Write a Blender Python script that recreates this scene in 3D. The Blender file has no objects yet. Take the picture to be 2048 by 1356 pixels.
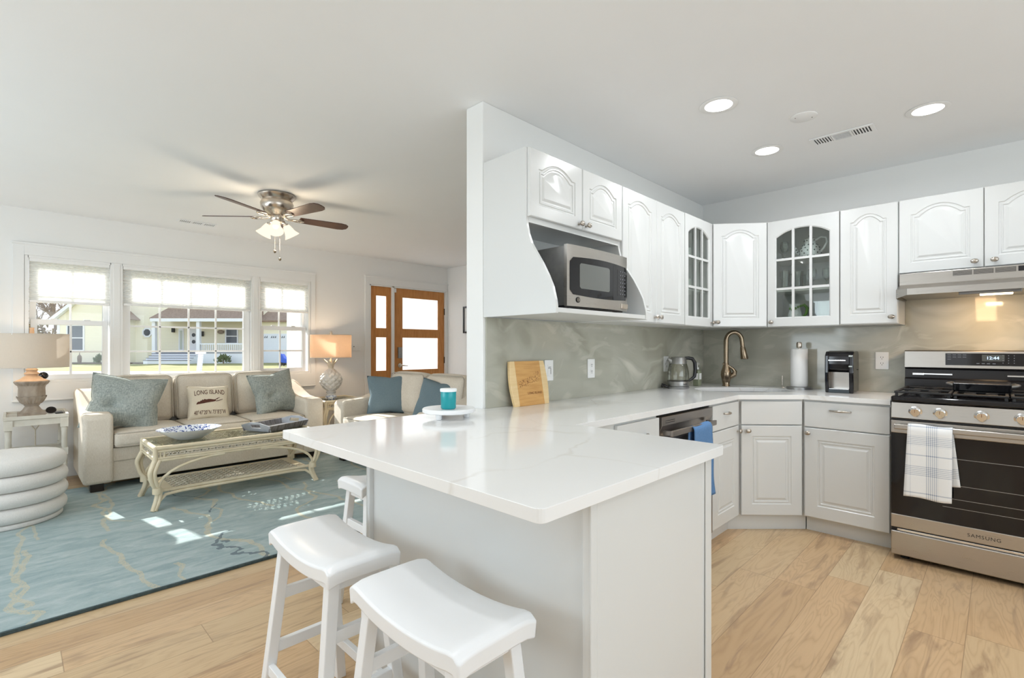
import bpy, bmesh, math, random
from mathutils import Matrix, Vector
random.seed(7)
C = bpy.context.scene.collection
SC = bpy.context.scene
PI = math.pi
CEIL = 2.5
# ---------------------------------------------------------------- camera
TH = math.atan2(977, 988)                 # the view turns this far from +y side to +x side
cam_d = bpy.data.cameras.new('camera'); cam = bpy.data.objects.new('camera', cam_d); C.objects.link(cam)
cam_d.sensor_width = 36; cam_d.lens = 988 / 2048 * 36
cam_d.shift_y = (695 - 678) / 2048
cam_d.clip_start = .05; cam_d.clip_end = 300
cam.location = (0, 0, 1.23); cam.rotation_euler = (PI / 2, 0, -(PI / 2 - TH))
SC.camera = cam
SC.view_settings.view_transform = 'Standard'; SC.view_settings.look = 'None'
SC.view_settings.gamma = 1; SC.view_settings.use_curve_mapping = False
SC.view_settings.exposure = 0.17
SC.cycles.use_denoising = True
SC.cycles.max_bounces = 9; SC.cycles.diffuse_bounces = 5; SC.cycles.glossy_bounces = 4
SC.cycles.transmission_bounces = 8; SC.cycles.transparent_max_bounces = 16
SC.cycles.caustics_reflective = False; SC.cycles.caustics_refractive = False
SC.cycles.sample_clamp_indirect = 5
# ---------------------------------------------------------------- sky, sun, added fill lamps
W = bpy.data.worlds.new('sky'); SC.world = W; W.use_nodes = True
wn = W.node_tree.nodes; wl = W.node_tree.links
bg = wn['Background']
tc = wn.new('ShaderNodeTexCoord'); sp = wn.new('ShaderNodeSeparateXYZ'); cr = wn.new('ShaderNodeValToRGB')
wl.new(tc.outputs['Generated'], sp.inputs[0]); wl.new(sp.outputs['Z'], cr.inputs['Fac']); wl.new(cr.outputs[0], bg.inputs['Color'])
cr.color_ramp.elements[0].color = (.93, .96, 1, 1); cr.color_ramp.elements[1].color = (.55, .75, 1, 1)
bg.inputs['Strength'].default_value = 1.5
def lamp(name, kind, loc, energy, color=(1, 1, 1), **kw):
    d = bpy.data.lights.new(name, kind); d.energy = energy; d.color = color
    o = bpy.data.objects.new(name, d); C.objects.link(o); o.location = loc
    for k, v in kw.items(): setattr(d, k, v)
    return o
def aim(o, d):
    o.rotation_euler = Vector(d).to_track_quat('-Z', 'Y').to_euler()
EL, AZ = math.radians(30.5), math.radians(9.5)
sun = lamp('sun', 'SUN', (0, 20, 15), 9.5, (1, .97, .92), angle=.009)
aim(sun, (math.sin(AZ) * math.cos(EL), -math.cos(AZ) * math.cos(EL), -math.sin(EL)))
# added fill lamps at two made-up windows, tilted up to brighten the ceiling
o = lamp('fill_light_left', 'AREA', (-2.44, 3.9, 1.45), 78, (.78, .91, 1), shape='RECTANGLE', size=3.6, size_y=1.7); aim(o, (1, 0, .75))
o = lamp('fill_light_rear', 'AREA', (.9, -2.34, 1.45), 44, (.80, .92, 1), shape='RECTANGLE', size=4.2, size_y=1.8); aim(o, (0, 1, 1.05))

# ---------------------------------------------------------------- materials
def _bs(m): return m.node_tree.nodes['Principled BSDF']
MATS = {}
def mat(name, col, rough=.5, metal=0, spec=.5, **kw):
    m = bpy.data.materials.new(name); m.use_nodes = True; b = _bs(m)
    b.inputs['Base Color'].default_value = (*col, 1); b.inputs['Roughness'].default_value = rough
    b.inputs['Metallic'].default_value = metal; b.inputs['Specular IOR Level'].default_value = spec
    for k, v in kw.items(): b.inputs[k.replace('_', ' ')].default_value = v
    MATS[name] = m
    return m
class NT:
    """small helper to wire nodes"""
    def __init__(s, m): s.n = m.node_tree.nodes; s.l = m.node_tree.links; s.b = s.n.get('Principled BSDF')
    def add(s, t, **kw):
        n = s.n.new('ShaderNode' + t)
        for k, v in kw.items():
            if k.startswith('i_'):
                k = k[2:]; k = int(k) if k.isdigit() else k.replace('_', ' ')
                if isinstance(v, bpy.types.NodeSocket): s.l.new(v, n.inputs[k])
                else: n.inputs[k].default_value = v
            else: setattr(n, k, v)
        return n
    def math(s, op, a, b=0.0, c=None):
        n = s.n.new('ShaderNodeMath'); n.operation = op
        for i, v in enumerate((a, b, c)):
            if v is None: continue
            if isinstance(v, bpy.types.NodeSocket): s.l.new(v, n.inputs[i])
            else: n.inputs[i].default_value = v
        return n.outputs[0]
    def obj(s): return s.add('TexCoord').outputs['Object']
    def gen(s): return s.add('TexCoord').outputs['Generated']
    def map(s, v, scale=(1, 1, 1), loc=(0, 0, 0), rot=(0, 0, 0)):
        return s.add('Mapping', i_Vector=v, i_Scale=scale, i_Location=loc, i_Rotation=rot).outputs[0]
    def noise(s, v, sc, det=3, dist=0, rough=.5):
        return s.add('TexNoise', i_Vector=v, i_Scale=sc, i_Detail=det, i_Distortion=dist, i_Roughness=rough).outputs[0]
    def ramp(s, f, stops):
        n = s.add('ValToRGB', i_Fac=f); e = n.color_ramp.elements
        while len(e) > 1: e.remove(e[-1])
        e[0].position = stops[0][0]; e[0].color = (*stops[0][1], 1)
        for p, c in stops[1:]:
            x = e.new(p); x.color = (*c, 1)
        return n.outputs[0]
    def mix(s, f, a, b, bt='MIX'):
        n = s.n.new('ShaderNodeMix'); n.data_type = 'RGBA'; n.blend_type = bt
        for sock, v in ((n.inputs[0], f), (n.inputs[6], a), (n.inputs[7], b)):
            if isinstance(v, bpy.types.NodeSocket): s.l.new(v, sock)
            else: sock.default_value = v if isinstance(v, (int, float)) else (*v, 1)
        return n.outputs[2]
    def col(s, v): s.l.new(v, s.b.inputs['Base Color'])
    def bump(s, h, st=.3, d=.01):
        s.l.new(s.add('Bump', i_Height=h, i_Strength=st, i_Distance=d).outputs[0], s.b.inputs['Normal'])
def noisy(name, c1, c2, sc, rough=.5, scale3=(1, 1, 1), bump=0, det=3, bd=.003, **kw):
    m = mat(name, c1, rough, **kw); t = NT(m); f = t.noise(t.map(t.obj(), scale3), sc, det)
    t.col(t.ramp(f, [(.3, c1), (.7, c2)]))
    if bump: t.bump(f, bump, bd)
    return m

noisy('wall_paint', (.845, .84, .825), (.855, .85, .835), 3, .6, spec=.3)
noisy('kitchen_paint', (.82, .825, .81), (.83, .835, .82), 3, .55, spec=.3)
noisy('ceiling_paint', (.865, .875, .88), (.875, .885, .89), 3, .7, spec=.2)
mat('trim_white', (.83, .83, .82), .35)
mat('cabinet_white', (.70, .71, .70), .22)
mat('cabinet_inside', (.74, .75, .73), .4)
mat('stool_white', (.86, .87, .88), .28)
mat('plastic_white', (.85, .85, .84), .3)
mat('sash_white', (.88, .88, .88), .35)
mat('black_plastic', (.012, .012, .014), .25)
mat('black_gloss', (.006, .006, .008), .06)
mat('cast_iron', (.015, .015, .016), .42)
mat('dark_slot', (.03, .03, .03), .8)
mat('dark_wood_leg', (.02, .012, .008), .3)
mat('nickel', (.62, .56, .49), .27, 1)
mat('knob_metal', (.48, .44, .39), .28, 1)
mat('bronze_nickel', (.30, .235, .165), .22, 1)
mat('chrome', (.8, .8, .8), .12, 1)
mat('thin_wood', (.48, .22, .06), .5)
def brushed(name, col, sx, sy, sz, rough=.28):
    m = mat(name, col, rough, 1); t = NT(m); f = t.noise(t.map(t.obj(), (sx, sy, sz)), 6, 4)
    t.col(t.mix(f, tuple(c * .94 for c in col), tuple(min(1, c * 1.05) for c in col)))
    t.l.new(t.add('MapRange', i_Value=f, i_3=rough * .95, i_4=rough * 1.15).outputs[0], t.b.inputs['Roughness'])
brushed('stainless', (.50, .475, .44), 1, 1, 60, .27)
brushed('stainless_v', (.60, .57, .53), 60, 60, 1, .27)
brushed('dishwasher_steel', (.36, .33, .31), 60, 60, 1, .3)
noisy('brushed_grey', (.30, .30, .30), (.36, .36, .35), 30, .35, metal=.8)

def glass_mat(name, tint=(1, 1, 1), fac=.08, rough=.02, face=.05):
    m = bpy.data.materials.new(name); m.use_nodes = True; n = m.node_tree.nodes; l = m.node_tree.links
    n.clear(); out = n.new('ShaderNodeOutputMaterial'); mx = n.new('ShaderNodeMixShader')
    tr = n.new('ShaderNodeBsdfTransparent'); gl = n.new('ShaderNodeBsdfGlossy'); 
    tr.inputs[0].default_value = (*tint, 1); gl.inputs['Roughness'].default_value = rough
    lw = n.new('ShaderNodeFresnel'); lw.inputs[0].default_value = 1.5; mr = n.new('ShaderNodeMapRange')
    l.new(lw.outputs[0], mr.inputs[0]); mr.inputs[1].default_value = .04; mr.inputs[3].default_value = face; mr.inputs[4].default_value = fac
    l.new(mr.outputs[0], mx.inputs[0]); l.new(tr.outputs[0], mx.inputs[1]); l.new(gl.outputs[0], mx.inputs[2]); l.new(mx.outputs[0], out.inputs[0])
    MATS[name] = m; return m
glass_mat('window_glass', (.985, .99, .985), .5, .0, .03)
glass_mat('cabinet_glass', (.90, .93, .91), .4, .02, .07)
glass_mat('clear_glass', (.86, .9, .88), .75, .03, .12)
glass_mat('table_glass', (.95, .97, .95), .45, .03, .05)
glass_mat('kettle_glass', (.80, .80, .74), .7, .03, .1)
def translucent(name, col, fac=.5, em=None, strength=0):
    m = bpy.data.materials.new(name); m.use_nodes = True; n = m.node_tree.nodes; l = m.node_tree.links
    n.clear(); out = n.new('ShaderNodeOutputMaterial'); mx = n.new('ShaderNodeMixShader')
    d = n.new('ShaderNodeBsdfDiffuse'); t = n.new('ShaderNodeBsdfTranslucent'); mx.inputs[0].default_value = fac
    for q in (d, t): q.inputs[0].default_value = (*col, 1)
    l.new(d.outputs[0], mx.inputs[1]); l.new(t.outputs[0], mx.inputs[2])
    if strength:
        e = n.new('ShaderNodeEmission'); e.inputs[0].default_value = (*em, 1); e.inputs[1].default_value = strength
        a = n.new('ShaderNodeAddShader'); l.new(mx.outputs[0], a.inputs[0]); l.new(e.outputs[0], a.inputs[1]); l.new(a.outputs[0], out.inputs[0])
    else: l.new(mx.outputs[0], out.inputs[0])
    MATS[name] = m; return m
translucent('shade_cloth', (.96, .96, .95), .62)
translucent('frosted_glass', (.93, .95, .97), .6)
def emit(name, col, st):
    m = bpy.data.materials.new(name); m.use_nodes = True; n = m.node_tree.nodes; n.clear()
    o = n.new('ShaderNodeOutputMaterial'); e = n.new('ShaderNodeEmission'); e.inputs[0].default_value = (*col, 1); e.inputs[1].default_value = st
    m.node_tree.links.new(e.outputs[0], o.inputs[0]); MATS[name] = m; return m
emit('downlight_lens', (1, .98, .95), 6)
emit('hood_lamp_lens', (1, .8, .5), 5)
emit('bulb_glow', (1, .78, .5), 9)
emit('clock_digits', (.55, .75, 1), 2.2)
emit('fan_glass', (1, .86, .66), 1.15)
emit('panel_print', (.35, .36, .38), .5)
# lamp shade linens
def linen(name, c1, c2, tr=.25):
    m = bpy.data.materials.new(name); m.use_nodes = True; t = NT(m); n = t.n
    co = t.gen(); f1 = t.noise(t.map(co, (4, 4, 160)), 3, 3); f2 = t.noise(t.map(co, (90, 90, 4)), 3, 3)
    c = t.mix(t.math('MULTIPLY', t.math('ADD', f1, f2), .5), c1, c2)
    n.remove(t.b); out = [x for x in n if x.type == 'OUTPUT_MATERIAL'][0]
    d = t.add('BsdfDiffuse', i_Color=c); tl = t.add('BsdfTranslucent', i_Color=c)
    mx = t.add('MixShader', i_0=tr, i_1=d.outputs[0], i_2=tl.outputs[0]); t.l.new(mx.outputs[0], out.inputs[0])
    MATS[name] = m
linen('linen_shade', (.56, .50, .43), (.70, .64, .56), .15)
linen('linen_shade_warm', (.50, .36, .25), (.66, .50, .37), .4)
# fabrics
def fabric(name, c1, c2, sc=90, weave=.4, rough=.95):
    m = mat(name, c1, rough, spec=.15); t = NT(m); co = t.obj()
    a = t.noise(t.map(co, (1, 1, 6)), sc, 2); b = t.noise(t.map(co, (6, 6, 1)), sc * .5, 2); big = t.noise(co, 6, 3)
    f = t.math('ADD', t.math('MULTIPLY', t.math('ADD', a, b), .4), t.math('MULTIPLY', big, .2))
    t.col(t.ramp(f, [(.38, c1), (.62, c2)])); t.bump(f, weave, .002)
    return m
fabric('sofa_fabric', (.63, .565, .47), (.78, .72, .63))
fabric('piping_fabric', (.46, .41, .34), (.55, .50, .43))
fabric('green_pillow_fabric', (.23, .265, .25), (.46, .49, .46), 45)
fabric('blue_pillow_fabric', (.145, .205, .24), (.20, .265, .30), 120)
fabric('cream_pillow_fabric', (.72, .64, .50), (.80, .73, .60), 160)
fabric('boucle', (.74, .72, .69), (.84, .82, .79), 120)
fabric('blue_towel_fabric', (.09, .20, .40), (.15, .28, .50), 150)
mat('pillow_print', (.10, .035, .022), .9)
# rattan and painted wood
noisy('rattan', (.70, .60, .42), (.80, .71, .53), 8, .35)
noisy('cane_wrap', (.60, .53, .42), (.72, .66, .54), 40, .5)
noisy('distressed_paint', (.62, .58, .50), (.72, .69, .61), 12, .5)
noisy('urn_wood', (.26, .205, .155), (.45, .38, .31), 18, .8, (1, 1, .4), .5)
noisy('lamp_wood', (.60, .40, .25), (.70, .50, .34), 18, .7)
noisy('grey_wood', (.12, .11, .11), (.32, .32, .34), 7, .45, (8, 1, 1))
noisy('grey_wood_edge', (.34, .36, .40), (.50, .53, .58), 7, .4, (6, 1, 1))
noisy('walnut_blade', (.045, .016, .011), (.085, .032, .022), 6, .35, (2, 8, 1))
noisy('bamboo', (.58, .30, .09), (.70, .40, .14), 8, .4, (1, 1, 9))
noisy('bamboo_light', (.78, .56, .27), (.85, .64, .36), 8, .4, (1, 1, 9))
mat('engraving', (.20, .07, .02), .7)
noisy('fir_wood', (.48, .185, .04), (.60, .27, .075), 7, .3, (9, 9, 1))
mat('dark_side', (.05, .065, .075), .8)
def rug_mat():
    m = mat('rug_wool', (.3, .4, .42), .95, spec=.1); t = NT(m); co = t.obj()
    n1 = t.noise(t.map(co, (2.2, 6, 1)), 2.4, 5, .8); n2 = t.noise(t.map(co, (12, 60, 1)), 3, 3)
    base = t.ramp(t.math('ADD', t.math('MULTIPLY', n1, .75), t.math('MULTIPLY', n2, .25)), [(.34, (.29, .375, .39)), (.5, (.37, .455, .46)), (.66, (.46, .53, .53))])
    sx = t.add('SeparateXYZ', i_0=co); X, Y = sx.outputs[0], sx.outputs[1]
    def veins(freq, seed, amp, w, thr, wob=2.2):
        n = t.noise(t.map(co, (.45, .62, 0), (seed, seed * 2, 0)), wob, 3); f2 = t.noise(t.map(co, (9, 9, 0), (seed, 0, 0)), 1.2, 2)
        x = t.math('ADD', t.math('ADD', t.math('MULTIPLY', X, freq), t.math('MULTIPLY', n, amp)), t.math('MULTIPLY', f2, .07))
        fr = t.math('ABSOLUTE', t.math('SUBTRACT', t.math('FRACT', x), .5)); cell = t.math('FLOOR', x)
        line = t.math('LESS_THAN', fr, w)
        seg = t.add('TexNoise', i_Vector=t.add('CombineXYZ', i_0=t.math('MULTIPLY', cell, 7.3), i_1=t.math('MULTIPLY', Y, .9), i_2=seed).outputs[0], i_Scale=1.0, i_Detail=1.0).outputs[0]
        return t.math('MULTIPLY', line, t.math('GREATER_THAN', seg, thr))
    g1 = veins(2.4, 1.7, 2.2, .030, .42, 1.3); g2 = veins(2.0, 5.1, -2.6, .024, .44, 1.2); k2 = veins(.8, 9.4, 1.2, .006, .48, 1.4)
    sp_ = t.math('GREATER_THAN', t.noise(co, 150, 1), .42)
    c = t.mix(t.math('MULTIPLY', t.math('MULTIPLY', t.math('MAXIMUM', g1, g2), sp_), .62), base, (.60, .53, .36)); c = t.mix(t.math('MULTIPLY', k2, .7), c, (.10, .13, .16))
    t.col(c); t.bump(n2, .5, .006)
rug_mat()
noisy('rug_binding', (.045, .07, .075), (.07, .10, .105), 60, .95)
def floor_mat():
    m = mat('oak_planks', (.6, .42, .26), .36, spec=.45); t = NT(m); co = t.obj()
    s = t.add('SeparateXYZ', i_0=co); x, y = s.outputs[0], s.outputs[1]
    yy = t.math('DIVIDE', y, .186); row = t.math('FLOOR', yy)
    off = t.add('TexWhiteNoise', noise_dimensions='1D', i_W=row).outputs[0]
    xx = t.math('ADD', t.math('DIVIDE', x, 1.35), t.math('MULTIPLY', off, 7.3)); colm = t.math('FLOOR', xx)
    idv = t.add('CombineXYZ', i_0=row, i_1=colm).outputs[0]
    wn_ = t.add('TexWhiteNoise', noise_dimensions='3D', i_Vector=idv); rid = wn_.outputs[0]
    shift = t.add('VectorMath', operation='SCALE', i_0=wn_.outputs[1], i_Scale=30.0).outputs[0]
    pc = t.add('VectorMath', operation='ADD', i_0=co, i_1=shift).outputs[0]
    # broad growth-ring figure along the plank
    wv = t.add('TexWave', wave_type='RINGS', rings_direction='Y', i_Vector=t.map(pc, (.7, 7.0, 1)), i_Scale=4.2, i_Distortion=7.0, i_Detail=3.0, i_Detail_Scale=.55, i_Detail_Roughness=.55).outputs[1]
    cn = t.noise(t.map(pc, (.75, 5.5, 1)), 1.5, 3, .5, .45); wv = t.math('MULTIPLY', t.math('ABSOLUTE', t.math('SUBTRACT', t.math('FRACT', t.math('MULTIPLY', cn, 17.0)), .5)), 2.0)
    gr = t.noise(t.map(pc, (2.5, 95, 1)), 3, 5); bl = t.noise(t.map(pc, (1.3, 9, 1)), 1.6, 5, 1.2)
    tone = t.ramp(rid, [(0, (.55, .36, .19)), (.35, (.66, .45, .255)), (.7, (.62, .46, .27)), (1, (.77, .60, .38))])
    c = t.mix(t.math('MULTIPLY', t.math('POWER', wv, 2.5), t.add('MapRange', i_0=wn_.outputs[0], i_1=0, i_2=1, i_3=.62, i_4=.25).outputs[0]), tone, (.42, .26, .13))
    c = t.mix(t.math('MULTIPLY', gr, .30), c, (.47, .30, .17))
    c = t.mix(t.add('MapRange', i_0=bl, i_1=.55, i_2=.72, i_3=0, i_4=.8).outputs[0], c, (.34, .215, .125))
    vo = t.add('TexVoronoi', i_Vector=t.map(pc, (1.0, 2.6, 0)), i_Scale=1.25).outputs[0]
    c = t.mix(t.add('MapRange', i_0=vo, i_1=.01, i_2=.065, i_3=.85, i_4=0).outputs[0], c, (.10, .055, .03))
    fy = t.math('FRACT', yy); fx = t.math('FRACT', xx)
    sy = t.math('LESS_THAN', t.math('MINIMUM', fy, t.math('SUBTRACT', 1, fy)), .008)
    sx = t.math('LESS_THAN', t.math('MINIMUM', fx, t.math('SUBTRACT', 1, fx)), .0012)
    c = t.mix(t.math('MULTIPLY', t.math('MAXIMUM', sy, sx), .6), c, (.25, .15, .08))
    t.col(c); t.bump(gr, .12, .002)
floor_mat()
def marble(name, c0, c1, c2, rough, sc, coat=0):
    m = mat(name, c0, rough); t = NT(m); co = t.obj()
    n1 = t.add('TexNoise', i_Vector=t.map(co, (1, 1, 1.3)), i_Scale=1.1, i_Detail=2.5, i_Distortion=.3)
    v = t.add('VectorMath', operation='ADD', i_0=t.map(co, (sc, sc, sc * 2.2), rot=(.25, .2, 0)), i_1=t.add('VectorMath', operation='SCALE', i_0=n1.outputs[1], i_Scale=1.5).outputs[0]).outputs[0]
    n2 = t.noise(v, .95, 4, .9, .45); n3 = t.noise(t.map(v, (1, 1, 1.8)), 1.3, 4, 1.6)
    c = t.ramp(n2, [(.34, c1), (.47, c0), (.56, tuple(a * .93 for a in c0)), (.66, c2)])
    t.col(t.mix(t.add('MapRange', i_0=n3, i_1=.54, i_2=.60, i_3=0, i_4=.4).outputs[0], c, c2))
    return m
marble('onyx_backsplash', (.45, .445, .375), (.34, .335, .27), (.60, .59, .51), .08, 1.1)
def quartz():
    m = mat('white_quartz', (.84, .84, .83), .1); t = NT(m); co = t.obj()
    n1 = t.add('TexNoise', i_Vector=co, i_Scale=1.3, i_Detail=5.0)
    v = t.add('VectorMath', operation='ADD', i_0=co, i_1=t.add('VectorMath', operation='SCALE', i_0=n1.outputs[1], i_Scale=.7).outputs[0]).outputs[0]
    vo = t.add('TexVoronoi', feature='DISTANCE_TO_EDGE', i_Vector=t.map(v, (1.0, 1.6, 1)), i_Scale=1.5)
    k = t.add('MapRange', i_0=vo.outputs[0], i_1=.0, i_2=.02, i_3=.5, i_4=0).outputs[0]
    k = t.math('MULTIPLY', k, t.add('MapRange', i_0=t.noise(co, 2.6, 2), i_1=.45, i_2=.65, i_3=0, i_4=1).outputs[0])
    t.col(t.mix(k, (.845, .845, .835), (.66, .62, .56)))
quartz()
def siding(name, c):
    m = mat(name, c, .6); t = NT(m); s = t.add('SeparateXYZ', i_0=t.obj())
    f = t.math('FRACT', t.math('DIVIDE', s.outputs[2], .115))
    t.col(t.mix(t.math('LESS_THAN', f, .14), c, tuple(a * .80 for a in c)))
siding('yellow_siding', (.90, .855, .68))
siding('garage_white', (.80, .84, .92))
noisy('roof_shingles', (.20, .13, .095), (.38, .27, .20), 9, .9, (1, 1, 3))
noisy('lawn', (.20, .20, .06), (.34, .30, .12), 1.2, 1, det=6)
noisy('mulch', (.10, .07, .05), (.19, .14, .10), 3, 1)
noisy('driveway', (.50, .40, .34), (.60, .50, .43), 2, .9)
noisy('bark', (.20, .15, .115), (.34, .27, .21), 5, .9)
noisy('dry_foliage', (.22, .16, .07), (.34, .26, .13), 2, 1)
noisy('shrub_leaf', (.09, .12, .05), (.17, .21, .09), 4, .8)
mat('exterior_white', (.84, .87, .93), .5)
mat('screen_glass', (.10, .12, .15), .15)
mat('column_paint', (.55, .56, .56), .5)
mat('step_grey', (.25, .26, .30), .7)
mat('toy_blue', (.03, .11, .65), .4)
mat('teal_glass', (.01, .40, .45), .25, Transmission_Weight=.25)
mat('candle_wax', (.9, .93, .93), .5)
mat('white_ceramic', (.86, .88, .90), .12)
mat('soap_green', (.40, .44, .30), .15, Transmission_Weight=.5)
mat('paper', (.86, .86, .85), .9)
mat('leaf_green', (.09, .22, .015), .3)
mat('dot_dark', (.04, .06, .06), .4)
mat('crock_grey', (.50, .55, .51), .2)
def chinaware(name, thr, sc):
    m = mat(name, (.86, .89, .94), .12); t = NT(m); co = t.obj()
    a = t.noise(co, sc, 3, 1.5); b = t.noise(t.map(co, (1, 1, 1), (4, 4, 4)), sc * .6, 2, 1)
    k = t.math('MULTIPLY', t.math('GREATER_THAN', a, thr), t.math('GREATER_THAN', b, .42))
    t.col(t.mix(k, (.84, .89, .96), (.025, .065, .30)))
chinaware('blue_china', .52, 42)
def pineapple():
    m = mat('pineapple_ceramic', (.78, .76, .72), .25); t = NT(m); s = t.add('SeparateXYZ', i_0=t.obj())
    t.col(t.mix(t.noise(t.obj(), 25, 3), (.58, .58, .57), (.82, .78, .70)))
pineapple()
def plaid():
    m = mat('plaid_cloth', (.86, .86, .85), .9, spec=.1); t = NT(m); s = t.add('SeparateXYZ', i_0=t.obj()); u = s.outputs[1]; v = t.math('ADD', s.outputs[2], .392)
    def band(x, c, hw): return t.math('LESS_THAN', t.math('ABSOLUTE', t.math('SUBTRACT', x, c)), hw)
    def stripes(x, c, hw, per): return t.math('MULTIPLY', band(x, c, hw), t.math('LESS_THAN', t.math('FRACT', t.math('DIVIDE', x, per)), .42))
    k = stripes(u, -.005, .026, .0085)
    for c in (.72, .555): k = t.math('ADD', k, stripes(v, c - .005, .028, .0095))
    for c in (.793, .635, .425): k = t.math('ADD', k, band(v, c, .003))
    for c in (-.088, .088): k = t.math('ADD', k, t.math('MULTIPLY', band(u, c, .0012), .6))
    t.col(t.mix(t.math('MULTIPLY', t.math('MINIMUM', k, 2), .42), (.86, .86, .85), (.10, .17, .30)))
plaid()

# ---------------------------------------------------------------- mesh helpers
WM = {}                                     # world matrix of every thing root
class MB:
    def __init__(s): s.v = []; s.f = []; s.mi = []; s.cur = 0
    def add(s, vs, fs):
        b = len(s.v); s.v += [Vector(p) for p in vs]; s.f += [tuple(b + i for i in q) for q in fs]; s.mi += [s.cur] * len(fs); return s
    def box(s, x0, x1, y0, y1, z0, z1):
        return s.add([(x0, y0, z0), (x1, y0, z0), (x1, y1, z0), (x0, y1, z0), (x0, y0, z1), (x1, y0, z1), (x1, y1, z1), (x0, y1, z1)],
                     [(0, 3, 2, 1), (4, 5, 6, 7), (0, 1, 5, 4), (1, 2, 6, 5), (2, 3, 7, 6), (3, 0, 4, 7)])
    def bar(s, a, b, w, h=None, up=(0, 0, 1)):
        a = Vector(a); b = Vector(b); d = (b - a).normalized(); h = h or w; up = Vector(up)
        if abs(d.dot(up)) > .98: up = Vector((0, 1, 0))
        r = d.cross(up).normalized() * w / 2; u = r.cross(d).normalized() * h / 2
        P = [a - r - u, a + r - u, a + r + u, a - r + u, b - r - u, b + r - u, b + r + u, b - r + u]
        return s.add(P, [(0, 1, 2, 3), (7, 6, 5, 4), (0, 4, 5, 1), (1, 5, 6, 2), (2, 6, 7, 3), (3, 7, 4, 0)])
    def prism(s, poly, axis, a, b):
        """poly: 2-D points; axis x->(y,z), y->(x,z), z->(x,y)"""
        n = len(poly)
        def P(p, t): return {'x': (t, p[0], p[1]), 'y': (p[0], t, p[1]), 'z': (p[0], p[1], t)}[axis]
        fs = [tuple(range(n - 1, -1, -1)), tuple(range(n, 2 * n))] + [(i, (i + 1) % n, n + (i + 1) % n, n + i) for i in range(n)]
        return s.add([P(p, a) for p in poly] + [P(p, b) for p in poly], fs)
    def lathe(s, prof, c=(0, 0, 0), seg=24, ax='z', sx=1, sy=1, cap=True):
        vs = []; fs = []; n = len(prof)
        for (r, z) in prof:
            for k in range(seg):
                a = 2 * PI * k / seg; x, y = r * math.cos(a) * sx, r * math.sin(a) * sy
                p = {'z': (x, y, z), 'y': (x, z, y), 'x': (z, x, y)}[ax]
                vs.append((p[0] + c[0], p[1] + c[1], p[2] + c[2]))
        for i in range(n - 1):
            for k in range(seg):
                k2 = (k + 1) % seg; fs.append((i * seg + k, i * seg + k2, (i + 1) * seg + k2, (i + 1) * seg + k))
        if cap and prof[0][0] > 1e-6: fs.append(tuple(range(seg - 1, -1, -1)))
        if cap and prof[-1][0] > 1e-6: fs.append(tuple((n - 1) * seg + k for k in range(seg)))
        return s.add(vs, fs)
    def cyl(s, c, r, h, seg=20, ax='z'): return s.lathe([(r, 0), (r, h)], c, seg, ax)
    def tube(s, pts, r, seg=8, flat=1.0):
        pts = [Vector(p) for p in pts]; n = len(pts); vs = []; fs = []
        rs = r if isinstance(r, (list, tuple)) else [r] * n; u = None
        for i, p in enumerate(pts):
            d = (pts[min(i + 1, n - 1)] - pts[max(i - 1, 0)]).normalized()
            if u is None: u = d.orthogonal().normalized()
            u = (u - d * u.dot(d)); u = u.normalized() if u.length > 1e-6 else d.orthogonal().normalized(); w = d.cross(u)
            for k in range(seg):
                a = 2 * PI * k / seg; vs.append(p + (u * math.cos(a) + w * math.sin(a) * flat) * rs[i])
        for i in range(n - 1):
            for k in range(seg): fs.append((i * seg + k, i * seg + (k + 1) % seg, (i + 1) * seg + (k + 1) % seg, (i + 1) * seg + k))
        fs += [tuple(range(seg - 1, -1, -1)), tuple((n - 1) * seg + k for k in range(seg))]
        return s.add(vs, fs)
    def ball(s, c, r, sc=(1, 1, 1), seg=16, rings=10):
        prof = [(max(1e-7, r * math.sin(PI * i / rings)), -r * math.cos(PI * i / rings)) for i in range(rings + 1)]
        b = len(s.v); s.lathe(prof, (0, 0, 0), seg)
        for i in range(b, len(s.v)): p = s.v[i]; s.v[i] = Vector((p.x * sc[0] + c[0], p.y * sc[1] + c[1], p.z * sc[2] + c[2]))
        return s
    def grid(s, fn, nu, nv, closeu=False):
        b = []; fs = []
        for j in range(nv + 1):
            for i in range(nu + (0 if closeu else 1)): b.append(fn(i / nu, j / nv))
        w = nu if closeu else nu + 1
        for j in range(nv):
            for i in range(nu):
                i2 = (i + 1) % w; fs.append((j * w + i, j * w + i2, (j + 1) * w + i2, (j + 1) * w + i))
        return s.add(b, fs)
    def xf(s, M, start=0):
        for i in range(start, len(s.v)): s.v[i] = M @ s.v[i]
        return s
    def build(s, name, mats, parent=None, smooth=None, bevel=0, seg=2, local=False, solid=0, sub=0):
        """link as one mesh object. Vertices are world coordinates unless local; smooth = angle in degrees"""
        me = bpy.data.meshes.new(name)
        if parent is not None:
            root = parent
            while root.parent: root = root.parent
            if not local:
                inv = WM[root.name].inverted(); vs = [inv @ v for v in s.v]
            else: vs = s.v
            org = None
        else:
            xs = [v.x for v in s.v]; ys = [v.y for v in s.v]; zs = [v.z for v in s.v]
            org = Vector(((min(xs) + max(xs)) / 2, (min(ys) + max(ys)) / 2, min(zs))); vs = [v - org for v in s.v]
        me.from_pydata([tuple(v) for v in vs], [], s.f)
        ml = mats if isinstance(mats, (list, tuple)) else [mats]
        for q in ml: me.materials.append(MATS[q])
        if len(ml) > 1: me.polygons.foreach_set('material_index', s.mi)
        bm = bmesh.new(); bm.from_mesh(me); bmesh.ops.remove_doubles(bm, verts=bm.verts, dist=1e-6)
        bmesh.ops.recalc_face_normals(bm, faces=bm.faces); bm.to_mesh(me); bm.free()
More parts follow.
